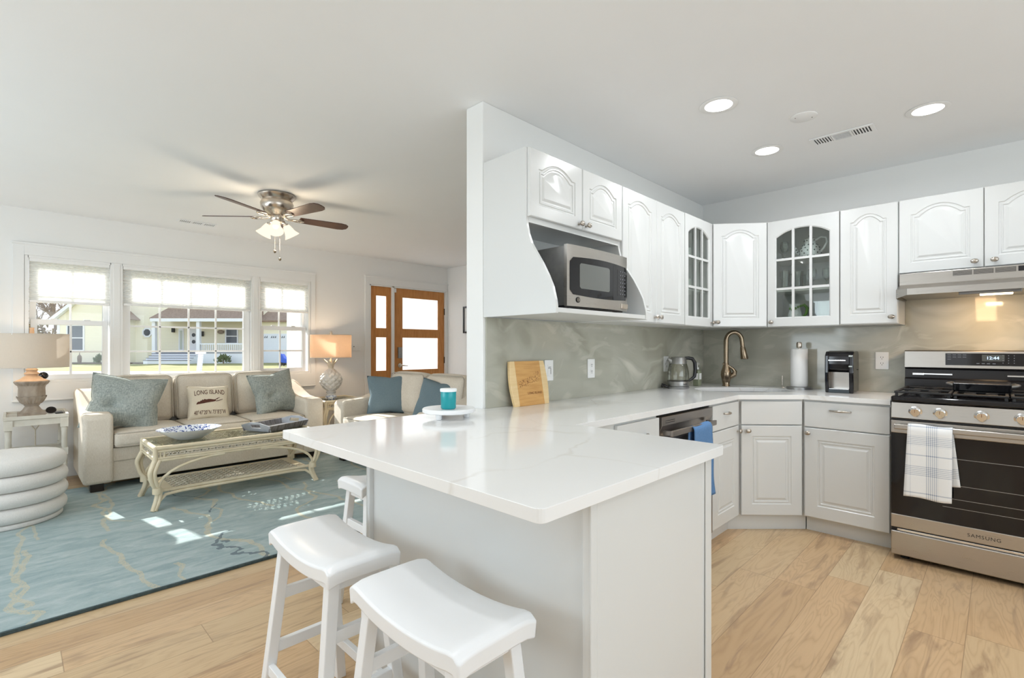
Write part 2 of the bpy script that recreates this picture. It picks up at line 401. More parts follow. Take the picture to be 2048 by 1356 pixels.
        if smooth:
            me.polygons.foreach_set('use_smooth', [True] * len(me.polygons)); me.set_sharp_from_angle(angle=math.radians(smooth))
        me.update()
        o = bpy.data.objects.new(name, me); C.objects.link(o)
        if parent is not None: o.parent = parent
        else: o.location = org; WM[o.name] = Matrix.Translation(org)
        if solid: md = o.modifiers.new('solid', 'SOLIDIFY'); md.thickness = solid; md.offset = 0
        if sub: md = o.modifiers.new('sub', 'SUBSURF'); md.levels = sub; md.render_levels = sub
        if bevel:
            md = o.modifiers.new('bevel', 'BEVEL'); md.width = bevel; md.segments = seg; md.limit_method = 'ANGLE'; md.angle_limit = math.radians(35)
            md.harden_normals = False
            if not smooth: me.polygons.foreach_set('use_smooth', [False] * len(me.polygons))
        return o
def thing(name, label, cat, loc=(0, 0, 0), rotz=0, group=None):
    o = bpy.data.objects.new(name, None); C.objects.link(o); o.empty_display_size = .05
    o.location = loc; o.rotation_euler = (0, 0, rotz); o['label'] = label; o['category'] = cat
    if group: o['group'] = group
    WM[o.name] = Matrix.Translation(loc) @ Matrix.Rotation(rotz, 4, 'Z')
    return o
def tag(o, label, cat, group=None, kind=None):
    o['label'] = label; o['category'] = cat
    if group: o['group'] = group
    if kind: o['kind'] = kind
    return o
def struct(o): o['kind'] = 'structure'; return o
def plabel(o, t): o['label'] = t; return o
def dup(root, loc, rotz=0, label=None):
    def cp(o, par):
        n = o.copy(); C.objects.link(n)
        if par: n.parent = par
        for ch in list(o.children): cp(ch, n)
        return n
    r = cp(root, None); r.location = loc; r.rotation_euler = (0, 0, rotz)
    WM[r.name] = Matrix.Translation(loc) @ Matrix.Rotation(rotz, 4, 'Z')
    if label: r['label'] = label
    return r
def rbox(mb, x0, x1, y0, y1, z0, z1, r, bulge=(0, 0, 0), n=10):
    """soft cushion box: rounded edges, bulging faces"""
    c = Vector(((x0 + x1) / 2, (y0 + y1) / 2, (z0 + z1) / 2)); h = Vector(((x1 - x0) / 2, (y1 - y0) / 2, (z1 - z0) / 2))
    r = min(r, h.x * .98, h.y * .98, h.z * .98)
    def mp(p):
        q = Vector((p[0] * h.x, p[1] * h.y, p[2] * h.z))
        inn = Vector([max(-(h[i] - r), min(h[i] - r, q[i])) for i in range(3)])
        d = q - inn
        q = inn + (d.normalized() * r if d.length > 1e-9 else d)
        for i in range(3):
            j, k = (i + 1) % 3, (i + 2) % 3
            w = max(0, 1 - p[j] ** 2) * max(0, 1 - p[k] ** 2)
            q[i] += bulge[i] * w ** .6 * p[i]
        return c + q
    # non-uniform sampling: denser near the edges
    ts = [-1 + 2 * i / n for i in range(n + 1)]; ts = [math.sin(t * PI / 2) for t in ts]
    for ax in range(3):
        for sg in (-1, 1):
            def fn(u, v):
                p = [0, 0, 0]; p[ax] = sg; p[(ax + 1) % 3] = ts[round(u * n)]; p[(ax + 2) % 3] = ts[round(v * n)]; return mp(p)
            mb.grid(fn, n, n)
    return mb
def text_mesh(txt, size, depth=0.0, align='CENTER', shear=0.0, spacing=1.0):
    cu = bpy.data.curves.new('lettering', 'FONT'); cu.body = txt; cu.size = size; cu.extrude = depth; cu.align_x = align; cu.align_y = 'CENTER'
    cu.shear = shear; cu.space_character = spacing; cu.resolution_u = 3
    ob = bpy.data.objects.new('lettering', cu); C.objects.link(ob); dg = bpy.context.evaluated_depsgraph_get()
    me = bpy.data.meshes.new_from_object(ob.evaluated_get(dg)); vs = [v.co.copy() for v in me.vertices]; fs = [tuple(p.vertices) for p in me.polygons]
    bpy.data.objects.remove(ob); bpy.data.curves.remove(cu); bpy.data.meshes.remove(me)
    return vs, fs
# ================================================================ the room
XW, YW = 4.35, 1.895            # range wall plane, sink-run wall plane
XE, YN = 4.92, 6.33             # entry side wall, window wall
XL, YR = -2.5, -2.4             # left wall, rear wall
def wall_with_holes(axis, p, q, a0, a1, z0, z1, holes, mb=None):
    """slab between p..q on one axis, spanning a0..a1 on the other, with rectangular holes (a,b,z,z)"""
    mb = mb or MB(); us = sorted({a0, a1, *[h[0] for h in holes], *[h[1] for h in holes]}); zs = sorted({z0, z1, *[h[2] for h in holes], *[h[3] for h in holes]})
    for i in range(len(us) - 1):
        for j in range(len(zs) - 1):
            cu, cz = (us[i] + us[i + 1]) / 2, (zs[j] + zs[j + 1]) / 2
            if any(h[0] < cu < h[1] and h[2] < cz < h[3] for h in holes): continue
            if axis == 'y': mb.box(us[i], us[i + 1], p, q, zs[j], zs[j + 1])
            else: mb.box(p, q, us[i], us[i + 1], zs[j], zs[j + 1])
    return mb
struct(MB().box(XL - .15, XE + .15, YR - .15, YN + .15, -.12, 0).build('floor', 'oak_planks'))
struct(MB().box(XL - .15, XE + .15, YR - .15, YN + .15, CEIL, CEIL + .12).build('ceiling', 'ceiling_paint'))
W1 = (.097, .694, .92, 2.06); W2 = (.777, 2.0, .92, 2.06); W3 = (2.081, 2.678, .92, 2.06); DR = (3.52, 4.90, 0, 2.125)
struct(wall_with_holes('y', YN, YN + .15, XL, XE + .15, 0, CEIL, [W1, W2, W3, DR]).build('wall_window_side', 'wall_paint'))
struct(MB().box(XE, XE + .15, YW + .13, YN, 0, CEIL).build('wall_entry_side', 'wall_paint'))
struct(MB().box(1.702, XE + .15, YW, YW + .13, 0, CEIL).build('wall_sink_side', 'kitchen_paint', bevel=.004))
struct(MB().box(XW, XW + .15, YR, YW, 0, CEIL).build('wall_range_side', 'kitchen_paint'))
struct(wall_with_holes('x', XL - .15, XL, YR, YN, 0, CEIL, [(.3, 3.9, .6, 2.3)]).build('wall_left', 'wall_paint'))
struct(wall_with_holes('y', YR - .15, YR, XL - .15, XW + .15, 0, CEIL, [(-1.2, 3.0, .5, 2.35)]).build('wall_rear', 'wall_paint'))
b = MB(); b.box(XL, 3.46, YN - .014, YN - .001, 0, .13); struct(b.build('baseboard_window_side', 'trim_white', bevel=.003))
b = MB(); b.box(XE - .014, XE - .001, YW + .14, YN - .015, 0, .13); struct(b.build('baseboard_entry_side', 'trim_white', bevel=.003))
# ---- window casing (flat white boards around all three windows)
Y0 = YN - .022
cas = MB()
for bx in ((0, .075, .74, 2.185), (2.70, 2.757, .74, 2.185), (.075, 2.70, 2.075, 2.185), (.075, 2.70, .74, .905), (.71, .765, .905, 2.075), (2.012, 2.069, .905, 2.075)):
    cas.box(bx[0], bx[1], Y0, YN - .001, bx[2], bx[3])
for y, z0, z1 in ((Y0 - .008, 2.17, 2.19), (Y0 - .008, .735, .75)): cas.box(-.005, 2.762, y, YN - .001, z0, z1)
struct(cas.build('trim_1', 'trim_white', bevel=.003))
def jamb(W_, name):
    x0, x1, z0, z1 = W_; m = MB(); t = .022; ya, yb = Y0 + .004, YN + .14
    m.box(x0 - .02, x0 + t * .4, ya, yb, z0 - .015, z1 + .015); m.box(x1 - t * .4, x1 + .02, ya, yb, z0 - .015, z1 + .015)
    m.box(x0, x1, ya, yb, z1 - t * .4, z1 + .015); m.box(x0, x1, ya, yb, z0 - .015, z0 + t * .4)
    return struct(m.build(name, 'trim_white', bevel=.002))
def frame_ring(m, x0, x1, z0, z1, w, ya, yb, wb=None):
    wb = wb or w
    m.box(x0, x0 + w, ya, yb, z0, z1); m.box(x1 - w, x1, ya, yb, z0, z1); m.box(x0 + w, x1 - w, ya, yb, z1 - w, z1); m.box(x0 + w, x1 - w, ya, yb, z0, z0 + wb)
def hung_window(W_, name, mx, hz):
    j = jamb(W_, name); x0, x1, z0, z1 = W_; zm = 1.47
    lo = MB(); frame_ring(lo, x0 + .02, x1 - .02, z0 + .01, zm + .022, .045, YN + .035, YN + .062)
    lo.box(mx - .009, mx + .009, YN + .040, YN + .056, z0 + .05, zm); lo.box(x0 + .06, x1 - .06, YN + .040, YN + .056, hz - .009, hz + .009)
    s = lo.build('lower_sash', 'sash_white', j, bevel=.003)
    up = MB(); frame_ring(up, x0 + .012, x1 - .012, zm - .022, z1 - .01, .045, YN + .068, YN + .095)
    up.box(mx - .009, mx + .009, YN + .072, YN + .088, zm, z1 - .05); up.box(x0 + .05, x1 - .05, YN + .072, YN + .088, 1.735, 1.753)
    s2 = up.build('upper_sash', 'sash_white', j, bevel=.003)
    MB().box(x0 + .06, x1 - .06, YN + .046, YN + .049, z0 + .05, zm).build('glass_pane', 'window_glass', s)
    MB().box(x0 + .05, x1 - .05, YN + .079, YN + .082, zm, z1 - .05).build('glass_pane', 'window_glass', s2)
    for lx in (x0 + .18, x1 - .18): MB().box(lx - .025, lx + .025, YN + .030, YN + .055, zm + .022, zm + .034).build('sash_lock', 'trim_white', s, bevel=.003)
hung_window(W1, 'window_1', .395, 1.19)
hung_window(W3, 'window_3', 2.34, 1.19)
j = jamb(W2, 'window_2'); m = MB(); frame_ring(m, W2[0] + .012, W2[1] - .012, W2[2] + .005, W2[3] - .01, .062, YN + .04, YN + .09, .03)
for x in (1.108, 1.372, 1.637): m.box(x - .009, x + .009, YN + .055, YN + .072, .93, 2.0)
for z in (1.19, 1.45, 1.72): m.box(.84, 1.94, YN + .055, YN + .072, z - .009, z + .009)
s = m.build('sash', 'sash_white', j, bevel=.003)
MB().box(.84, 1.94, YN + .062, YN + .065, .94, 2.0).build('glass_pane', 'window_glass', s)
# unseen windows added in the left and rear walls to go with the fill lamps
m = MB(); 
for a in ((.3, .36), (2.07, 2.13), (3.84, 3.9)): m.box(XL - .09, XL - .04, a[0], a[1], .6, 2.3)
for z in (.6, 2.24): m.box(XL - .09, XL - .04, .36, 3.84, z, z + .06)
w4 = struct(m.build('added_window_4', 'sash_white')); MB().box(XL - .068, XL - .064, .36, 3.84, .66, 2.24).build('glass_pane', 'window_glass', w4)
m = MB()
for a in ((-1.2, -1.14), (.87, .93), (2.94, 3.0)): m.box(a[0], a[1], YR - .09, YR - .04, .5, 2.35)
for z in (.5, 2.29): m.box(-1.14, 2.94, YR - .09, YR - .04, z, z + .06)
w5 = struct(m.build('added_window_5', 'sash_white')); MB().box(-1.14, 2.94, YR - .068, YR - .064, .56, 2.29).build('glass_pane', 'window_glass', w5)
# ---- cellular shades, pulled half way down
def shade(W_, zb, lab):
    x0, x1 = W_[0] + .012, W_[1] - .012; t = thing('cellular_shade', lab, 'window shade', ((x0 + x1) / 2, YN + .0, zb), 0)
    MB().box(x0, x1, YN - .016, YN + .026, 2.022, 2.052).build('head_rail', 'plastic_white', t, bevel=.003)
    n = 21; poly = []; zt = 2.022; zb2 = zb + .022; dz = (zt - zb2) / n
    for i in range(n + 1): poly.append((YN + (.004 if i % 2 else -.004) - 0, zt - i * dz * 1.0))
    mm = MB(); P = []
    for i in range(2 * n + 1): P.append((YN - .006 + (.009 if i % 2 else 0), zt - i * dz / 2))
    mm.add([(x0, y, z) for y, z in P] + [(x1, y, z) for y, z in P], [(i, i + 1, 2 * n + 2 + i, 2 * n + 1 + i) for i in range(2 * n)])
    mm.add([(x0, y * -1 + 2 * (YN + .004), z) for y, z in P] + [(x1, y * -1 + 2 * (YN + .004), z) for y, z in P], [(i, i + 1, 2 * n + 2 + i, 2 * n + 1 + i) for i in range(2 * n)])
    mm.build('pleated_cloth', 'shade_cloth', t)
    MB().box(x0, x1, YN - .012, YN + .014, zb, zb + .024).build('bottom_rail', 'plastic_white', t, bevel=.004)
shade(W1, 1.645, 'white cellular shade half lowered over the left window')
shade(W2, 1.655, 'wide white cellular shade over the large middle window')
shade(W3, 1.668, 'narrow white cellular shade over the right window')
m = MB().lathe([(.001, 0), (.028, .006), (.034, .03), (.028, .055), (.001, .062)], (.145, YN - .06, .985), 20, 'y')
t = thing('indoor_camera', 'small round black and white camera on the left window ledge behind the urn lamp', 'camera', (.20, YN - .04, .93))
m = MB().ball((.20, YN - .075, .972), .034, (1, .7, 1)); m.build('lens', 'black_gloss', t, smooth=60)
m = MB().ball((.20, YN - .062, .970), .036, (1, .6, 1)); m.cyl((.20, YN - .055, .925), .006, .03); m.lathe([(.024, 0), (.024, .004), (.002, .01)], (.20, YN - .055, .922)); m.box(.18, .22, YN - .06, YN - .02, .905, .922); m.build('body', 'plastic_white', t, smooth=60)

# ---- entry door with side light
c = MB()
for bx in ((3.465, 3.535, 0, 2.24), (4.885, 4.918, 0, 2.24), (3.535, 4.885, 2.125, 2.24)): c.box(bx[0], bx[1], YN - .022, YN - .001, bx[2], bx[3])
c.box(3.458, 4.918, YN - .03, YN - .001, 2.225, 2.245)
struct(c.build('trim_2', 'trim_white', bevel=.003))
c = MB(); c.box(3.521, 3.555, YN - .018, YN + .14, 0, 2.124); c.box(3.898, 3.936, YN - .018, YN + .14, 0, 2.124); c.box(4.867, 4.899, YN - .018, YN + .14, 0, 2.124); c.box(3.52, 4.9, YN - .018, YN + .14, 2.106, 2.124); c.box(3.52, 4.9, YN - .018, YN + .14, 0.001, .02)
struct(c.build('trim_3', 'trim_white', bevel=.002))
def wood_lite(name, x0, x1, gx0, gx1):
    m = MB(); ya, yb = YN + .012, YN + .052; zs = [(.28, .78), (.885, 1.387), (1.50, 1.985)]
    m.box(x0, gx0, ya, yb, .02, 2.105); m.box(gx1, x1, ya, yb, .02, 2.105)
    prev = .02
    for z0, z1 in zs: m.box(gx0, gx1, ya, yb, prev, z0); prev = z1
    m.box(gx0, gx1, ya, yb, prev, 2.105)
    d = struct(m.build(name, 'fir_wood', bevel=.003))
    for z0, z1 in zs:
        MB().box(gx0, gx1, ya + .016, ya + .022, z0, z1).build('frosted_pane', 'frosted_glass', d)
        r = MB(); frame_ring(r, gx0, gx1, z0, z1, .01, ya + .004, ya + .016); r.build('glazing_bead', 'fir_wood', d)
    return d
d1 = wood_lite('door_2', 3.558, 3.896, 3.645, 3.832)
d1 = wood_lite('door_1', 3.940, 4.864, 4.085, 4.758)
MB().box(4.005, 4.075, YN - .012, YN + .012, 1.07, 1.235).build('keypad_lock', 'brushed_grey', d1, bevel=.006)
m = MB().lathe([(.033, 0), (.033, .012), (.012, .016), (.012, .045)], (4.04, YN + .012, .965), 20, 'y'); m.xf(Matrix.Translation((0, 2 * (YN + .012), 0)) @ Matrix.Diagonal((1, -1, 1, 1)))
m.tube([(4.04, YN - .035, .965), (4.08, YN - .042, .963), (4.15, YN - .036, .957)], [.011, .009, .007]); m.build('lever_handle', 'nickel', d1, smooth=40)
for z in (1.80, 1.03, .25): MB().box(4.862, 4.878, YN - .004, YN + .012, z - .05, z + .05).build('hinge', 'dark_slot', d1)
MB().box(3.945, 3.975, YN - .004, YN + .012, 2.04, 2.10).build('alarm_contact', 'plastic_white', d1, bevel=.002)
# 3-gang plate with a keyhole-like black dot
t = thing('switch_plate', 'wide white wall plate with a black dot between pineapple lamp and door', 'switch', (3.335, YN, 1.19))
MB().box(3.27, 3.40, YN - .008, YN - .0005, 1.185, 1.27).build('plate', 'plastic_white', t, bevel=.003)
MB().cyl((3.30, YN - .014, 1.243), .006, .008, 12, 'y').build('dot', 'black_plastic', t)
for x in (3.335, 3.372): MB().box(x - .012, x + .012, YN - .011, YN - .006, 1.20, 1.245).build('rocker', 'plastic_white', t, bevel=.002)
t = thing('picture_frame', 'thin black picture frame on the wall right of the entry door', 'picture', (XE, 5.70, 1.45))
m = MB(); 
for a in ((5.50, 5.525), (5.88, 5.905)): m.box(XE - .03, XE - .001, a[0], a[1], 1.45, 1.86)
m.box(XE - .03, XE - .001, 5.525, 5.88, 1.45, 1.475); m.box(XE - .03, XE - .001, 5.525, 5.88, 1.835, 1.86); m.build('frame', 'black_plastic', t)
MB().box(XE - .014, XE - .001, 5.525, 5.88, 1.475, 1.835).build('mat_board', 'paper', t)

# ================================================================ kitchen cabinets
def arch_pts(w, h, mx, mz, mt, ah, d, na=14):
    """closed loop: bl, br, right shoulder .. arch .. left shoulder, inset by d"""
    x0, x1, z0 = mx + d, w - mx - d, mz + d; zs = h - mt - ah - d
    pts = [(x0, z0), (x1, z0)]
    if ah <= 0:
        pts.append((x1, h - mt - d))
        for i in range(1, na): pts.append((x1 + (x0 - x1) * i / na, h - mt - d))
        pts.append((x0, h - mt - d)); return pts
    ear = .09 * (x1 - x0); R0, R1 = x1 - ear, x0 + ear
    pts.append((x1, zs))
    for i in range(na - 1):
        t = i / (na - 2); x = R0 + (R1 - R0) * t; s = 2 * t - 1
        pts.append((x, zs + ah * (1 - abs(s) ** 2.0)))
    pts.append((x0, zs)); return pts
def panel_door(mb, w, h, ah, mx=.058, mz=.062, mt=.05, th=.019, raised=True):
    """door with a routed cathedral panel; local frame, back plane y=0, front y=-th"""
    na = 14; prof = [(0, 0), (.004, .0045), (.011, .0055), (.013, .0025), (.018, .0022), (.022, .0065), (.030, .0065), (.042, .001)]
    loops = []; inner = arch_pts(w, h, mx, mz, mt, ah, 0, na); e = .004
    outer = [(e, e), (w - e, e), (w - e, max(inner[2][1], h * .5))] + [(p[0], h - e) for p in inner[3:-1]] + [(e, max(inner[2][1], h * .5))]
    def ring(P, y): return [(p[0], y, p[1]) for p in P]
    # stretch outer top points so that corners exist
    outer[3] = (w - e, h - e); outer[-2] = (e, h - e)
    loops.append(ring(outer, -th))
    for d, dep in prof: loops.append(ring(arch_pts(w, h, mx, mz, mt, ah, d, na), -th + dep))
    n = len(outer); vs = [v for L in loops for v in L]; fs = []
    for k in range(len(loops) - 1):
        for i in range(n):
            i2 = (i + 1) % n; fs.append((k * n + i, k * n + i2, (k + 1) * n + i2, (k + 1) * n + i))
    last = (len(loops) - 1) * n; fs.append(tuple(last + i for i in range(n)))
    mb.add(vs, fs)
    # chamfered edge and back
    ol = [(p[0], -th, p[1]) for p in outer]
    def out(p): return (0 if p[0] < w / 2 else w)
    cor = [(0, 0), (w, 0), (w, outer[2][1])] + [(p[0] if e < p[0] < w - e else out(p), h) for p in outer[3:-1]] + [(0, outer[-1][1])]
    b = [(p[0], -th + e, p[1]) for p in cor]; bb = [(p[0], 0, p[1]) for p in cor]
    vs = ol + b + bb; fs = []
    for k in range(2):
        for i in range(n): i2 = (i + 1) % n; fs.append((k * n + i, (k + 1) * n + i, (k + 1) * n + i2, k * n + i2))
    fs.append(tuple(2 * n + i for i in range(n))); mb.add(vs, fs)
    return mb
def glass_door(w, h, th=.019, mx=.052, mz=.06, mt=.065, ah=.055):
    mb = MB(); na = 14
    def loop(d): 
        x0, x1 = mx + d, w - mx - d; P = [(x0, mz + d), (x1, mz + d)]
        for i in range(na + 1):
            s = 1 - 2 * i / na; P.append(((x0 + x1) / 2 + s * (x1 - x0) / 2, h - mt - ah - d + ah * (1 - abs(s) ** 2.2)))
        return P
    L0 = loop(0); L1 = loop(.007); n = len(L0)
    O = [(0, 0), (w, 0), (w, h)] + [(p[0], h) for p in L0[3:-1]] + [(0, h)]
    seq = [[(p[0], 0, p[1]) for p in O], [(p[0], -th, p[1]) for p in O], [(p[0], -th, p[1]) for p in L0], [(p[0], -th + .006, p[1]) for p in L1], [(p[0], 0, p[1]) for p in L1]]
    vs = [v for s in seq for v in s]; fs = []
    for k in range(5):
        k2 = (k + 1) % 5
        for i in range(n): i2 = (i + 1) % n; fs.append((k * n + i, k * n + i2, k2 * n + i2, k2 * n + i))
    mb.add(vs, fs)
    x0, x1 = mx + .007, w - mx - .007; z0 = mz; z1 = h - mt - .003
    for k in (1, 2):
        x = x0 + (x1 - x0) * k / 3; mb.box(x - .0085, x + .0085, -th + .001, -th + .013, z0, z1 - .003)
        z = z0 + (h - mt - ah * .2 - z0) * k / 3 + .0; mb.box(x0, x1, -th + .0015, -th + .0125, z - .0085, z + .0085)
    return mb, (mx + .002, w - mx - .002, mz + .002, h - mt - .004, ah), na
def knob(parent, x, z, y=-.019, M=None):
    m = MB().lathe([(.0075, 0), (.006, .003), (.0045, .010), (.006, .015), (.0135, .019), (.0165, .024), (.014, .029), (.006, .032), (.0001, .0325)], (0, 0, 0), 18, 'y')
    m.xf(Matrix.Diagonal((1.12, -1, .86, 1)))
    for k in (-1, 0, 1): m.tube([(-.012, -.0285 + abs(k) * .0012, k * .0075 - .004), (0, -.0325 + abs(k) * .0015, k * .0075), (.012, -.0285 + abs(k) * .0012, k * .0075 + .004)], .0015, 6)
    m.xf((M or Matrix()) @ Matrix.Translation((x, y, z))); return m.build('knob', 'knob_metal', parent, smooth=45, local=True)
def pull(parent, x, z, w=.10, y=-.019):
    m = MB(); P = []
    for i in range(11): t = i / 10; P.append((x - w / 2 + w * t, y - .004 - .022 * math.sin(PI * t), z))
    m.tube(P, [.0035 + .0035 * math.sin(PI * i / 10) for i in range(11)], 8)
    for sx in (-1, 1): m.tube([(x + sx * w * .46, y, z), (x + sx * w * .46, y - .010, z)], .0055, 10)
    return m.build('pull_handle', 'knob_metal', parent, smooth=50, local=True)
def cabinet(name, label, loc, ang, w, h, d, fronts, hollow=False, group=None, dy=0):
    """fronts: (kind, x0, x1, z0, z1, arch, [hardware]); hardware: ('knob', x, z) or ('pull', x, z)"""
    t = thing(name, label, 'cabinet', loc, ang, group)
    m = MB()
    if hollow:
        p = .016; m.box(0, p, 0, d, 0, h); m.box(w - p, w, 0, d, 0, h); m.box(p, w - p, 0, d, 0, p); m.box(p, w - p, 0, d, h - p, h); m.box(p, w - p, d - .006, d, p, h - p)
        m.box(p, .04, 0, .018, p, h - p); m.box(w - .04, w - p, 0, .018, p, h - p)
    else: m.box(0, w, 0, d, 0, h)
    m.build('carcass', 'cabinet_white', t, local=True, bevel=.0015)
    for (kind, x0, x1, z0, z1, ah, hw) in fronts:
        W_, H_ = x1 - x0, z1 - z0
        if kind == 'glass':
            mm, g, na = glass_door(W_, H_); mm.xf(Matrix.Translation((x0, -.001, z0))); dd = mm.build('door', 'cabinet_white', t, local=True)
            gx0, gx1, gz0, gz1, ga = g; P = [(gx0 + x0, gz0 + z0), (gx1 + x0, gz0 + z0)]
            for i in range(na + 1): s = 1 - 2 * i / na; P.append((x0 + (gx0 + gx1) / 2 + s * (gx1 - gx0) / 2, z0 + gz1 - ga + ga * (1 - abs(s) ** 2.2)))
            MB().prism(P, 'y', -.006, -.004).build('glass_pane', 'cabinet_glass', dd, local=True)
        elif kind == 'slab':
            mm = MB().box(x0, x1, -.020, -.001, z0, z1); dd = mm.build('drawer', 'cabinet_white', t, local=True, bevel=.003)
        else:
            mm = MB(); panel_door(mm, W_, H_, ah, **({} if kind == 'door' else {'mx': .075, 'mz': .08, 'mt': .075})); mm.xf(Matrix.Translation((x0, -.001, z0))); dd = mm.build('door', 'cabinet_white', t, local=True, smooth=24)
        for q in hw: (knob if q[0] == 'knob' else pull)(dd, q[1], q[2], **({'w': q[3]} if len(q) > 3 else {}), y=-.020)
    return t
G = .003
ZU, HU = 1.385, .795           # upper cabinets
YF = 1.592                     # front of upper carcasses on the sink wall
XF = 4.045                     # ... and on the range wall
R90 = -PI / 2
# microwave cabinet: short doors over an open scooped shelf
t = thing('microwave_cabinet', 'white upper cabinet with two short arched doors over an open scooped microwave shelf', 'cabinet', (1.704, YF, ZU))
wA = .806; m = MB(); m.box(.018, wA - .018, 0, YW - YF - .002, .455, HU); m.build('carcass', 'cabinet_white', t, local=True, bevel=.0015)
prof = [(YW - YF - .002, HU), (YW - YF - .002, 0), (-.182, 0), (-.182, .035), (-.178, .06), (-.162, .12), (-.135, .175), (-.100, .235), (-.062, .29), (-.032, .335), (-.012, .385), (-.002, .43), (0, .455), (0, HU)]
for x in (0, wA - .018): MB().prism(prof, 'x', x, x + .018).build('side_panel', 'cabinet_white', t, local=True, bevel=.002)
MB().box(.018, wA - .018, -.178, YW - YF - .003, .004, .026).build('shelf', 'cabinet_white', t, local=True, bevel=.002)
MB().box(.018, wA - .018, YW - YF - .012, YW - YF - .003, .026, .455).build('back_panel', 'cabinet_inside', t, local=True)
MB().box(.018, wA - .018, -.001, .017, .44, .466).build('face_rail', 'cabinet_white', t, local=True)
for x0, x1, kx in ((.008, .417 - .002, .385), (.417 + .002, wA - .004, .447)):
    mm = MB(); panel_door(mm, x1 - x0, .325, .045, mx=.06, mz=.06, mt=.045); mm.xf(Matrix.Translation((x0, -.001, .466))); dd = mm.build('door', 'cabinet_white', t, local=True, smooth=24); knob(dd, kx, .492, -.020)
xb = 1.704 + wA
cabinet('upper_cabinet', 'white double door upper cabinet with tall arched panels right of the microwave', (xb, YF, ZU), 0, .802, HU, YW - YF - .002,
        [('door', G, .401 - .001, .004, HU - .004, .04, [('knob', .376, .04)]), ('door', .401 + .001, .802 - G, .004, HU - .004, .04, [('knob', .426, .04)])])
xc = xb + .802; wC = 3.778 - xc
t = cabinet('glass_cabinet', 'narrow white upper cabinet with a nine pane glass door on the sink wall', (xc, YF, ZU), 0, wC, HU, YW - YF - .002,
        [('glass', G, wC - G, .004, HU - .004, 0, [('knob', wC - .03, .035)])], hollow=True)
for z in (.262, .494): MB().box(.017, wC - .017, .02, YW - YF - .01, z, z + .014).build('shelf', 'cabinet_inside', t, local=True)
# diagonal corner cabinet
pA, pB = Vector((3.78, YF - .012)), Vector((XF - .012, 1.262)); dv = pB - pA; ang = math.atan2(dv.y, dv.x); wD = dv.length
t = thing('corner_upper_cabinet', 'white diagonal corner upper cabinet with one arched door', 'cabinet', (pA.x, pA.y, ZU), ang)
Mi = (Matrix.Translation((pA.x, pA.y, ZU)) @ Matrix.Rotation(ang, 4, 'Z')).inverted()
P = [Mi @ Vector((x, y, 0)) for x, y in ((pA.x + .002, pA.y + .005), (pB.x + .004, pB.y + .0), (XW - .003, 1.262), (XW - .003, YW - .003), (3.781, YW - .003))]
MB().prism([(p.x, p.y) for p in P], 'z', 0, HU).build('carcass', 'cabinet_white', t, local=True, bevel=.0015)
mm = MB(); panel_door(mm, wD - .016, HU - .008, .045); mm.xf(Matrix.Translation((.008, -.001, .004))); dd = mm.build('door', 'cabinet_white', t, local=True, smooth=24); knob(dd, .035, .038, -.020)
yE0, yE1, yF1 = 1.258, .792, .469
wE = yE0 - yE1
t = cabinet('glass_cabinet', 'white upper cabinet with a nine pane glass door showing a dotted teapot', (XF, yE0, ZU), R90, wE, HU, XW - XF - .002,
        [('glass', G, wE - G, .004, HU - .004, 0, [('knob', .032, .035)])], hollow=True)
for z in (.262, .494): MB().box(.017, wE - .017, .02, XW - XF - .01, z, z + .014).build('shelf', 'cabinet_inside', t, local=True)
wF = yE1 - yF1
cabinet('upper_cabinet', 'narrow white single door upper cabinet beside the range hood', (XF, yE1, ZU), R90, wF, HU, XW - XF - .002,
        [('door', G, wF - G, .004, HU - .004, .045, [('knob', wF - .035, .045)])])
wG = .80
cabinet('hood_cabinet', 'wide white two door cabinet mounted above the range hood', (XF, yF1, 1.702), R90, wG, ZU + HU - 1.702, XW - XF - .002,
        [('door', G, .398, .004, ZU + HU - 1.706, .05, [('knob', .36, .04)]), ('door', .402, wG - G, .004, ZU + HU - 1.706, .05, [('knob', .445, .04)])])
# ---- base cabinets
ZB, HB = .10, .782
YB, XB = 1.265, 3.735            # carcass front planes
def toe(t, P, lab='toe_kick'): MB().prism(P, 'z', 0.0, .10).build(lab, 'cabinet_white', t)
x0 = 1.63
t = cabinet('base_cabinet', 'white base cabinet with one drawer between the peninsula and the dishwasher', (x0, YB, ZB), 0, 2.338 - x0, HB, YW - YB - .002,
        [('slab', .315, .705, .625, .770, 0, [('pull', .53, .70, .11)]), ('sq', .315, .705, .01, .615, 0, [('knob', .34, .57)])])
toe(t, [(x0, 1.315), (2.338, 1.315), (2.338, 1.85), (x0, 1.85)])
x0 = 2.996; wH = 3.436 - x0
t = cabinet('base_cabinet', 'narrow white base cabinet with drawer and door right of the dishwasher', (x0, YB, ZB), 0, wH, HB, YW - YB - .002,
        [('slab', G, wH - .018, .615, .770, 0, [('pull', wH / 2 - .01, .712, .09)]), ('sq', G, wH - .018, .008, .608, 0, [('knob', wH - .045, .575)])])
toe(t, [(x0, 1.315), (3.407, 1.315), (3.434, 1.85), (x0, 1.85)])
pA, pB = Vector((3.436, 1.255)), Vector((3.725, .945)); dv = pB - pA; ang = math.atan2(dv.y, dv.x); wI = dv.length
t = thing('sink_base_cabinet', 'white diagonal sink base cabinet with plain false drawer front and one door', 'cabinet', (3.89, 1.42, 0))
MF = Matrix.Translation((pA.x, pA.y, ZB)) @ Matrix.Rotation(ang, 4, 'Z'); Mi = MF.inverted(); ML = WM[t.name].inverted() @ MF
P = [Mi @ Vector((x, y, 0)) for x, y in ((pA.x + .002, pA.y + .004), (pB.x + .008, pB.y + .0), (XW - .003, .945), (XW - .003, YW - .003), (3.438, YW - .003))]
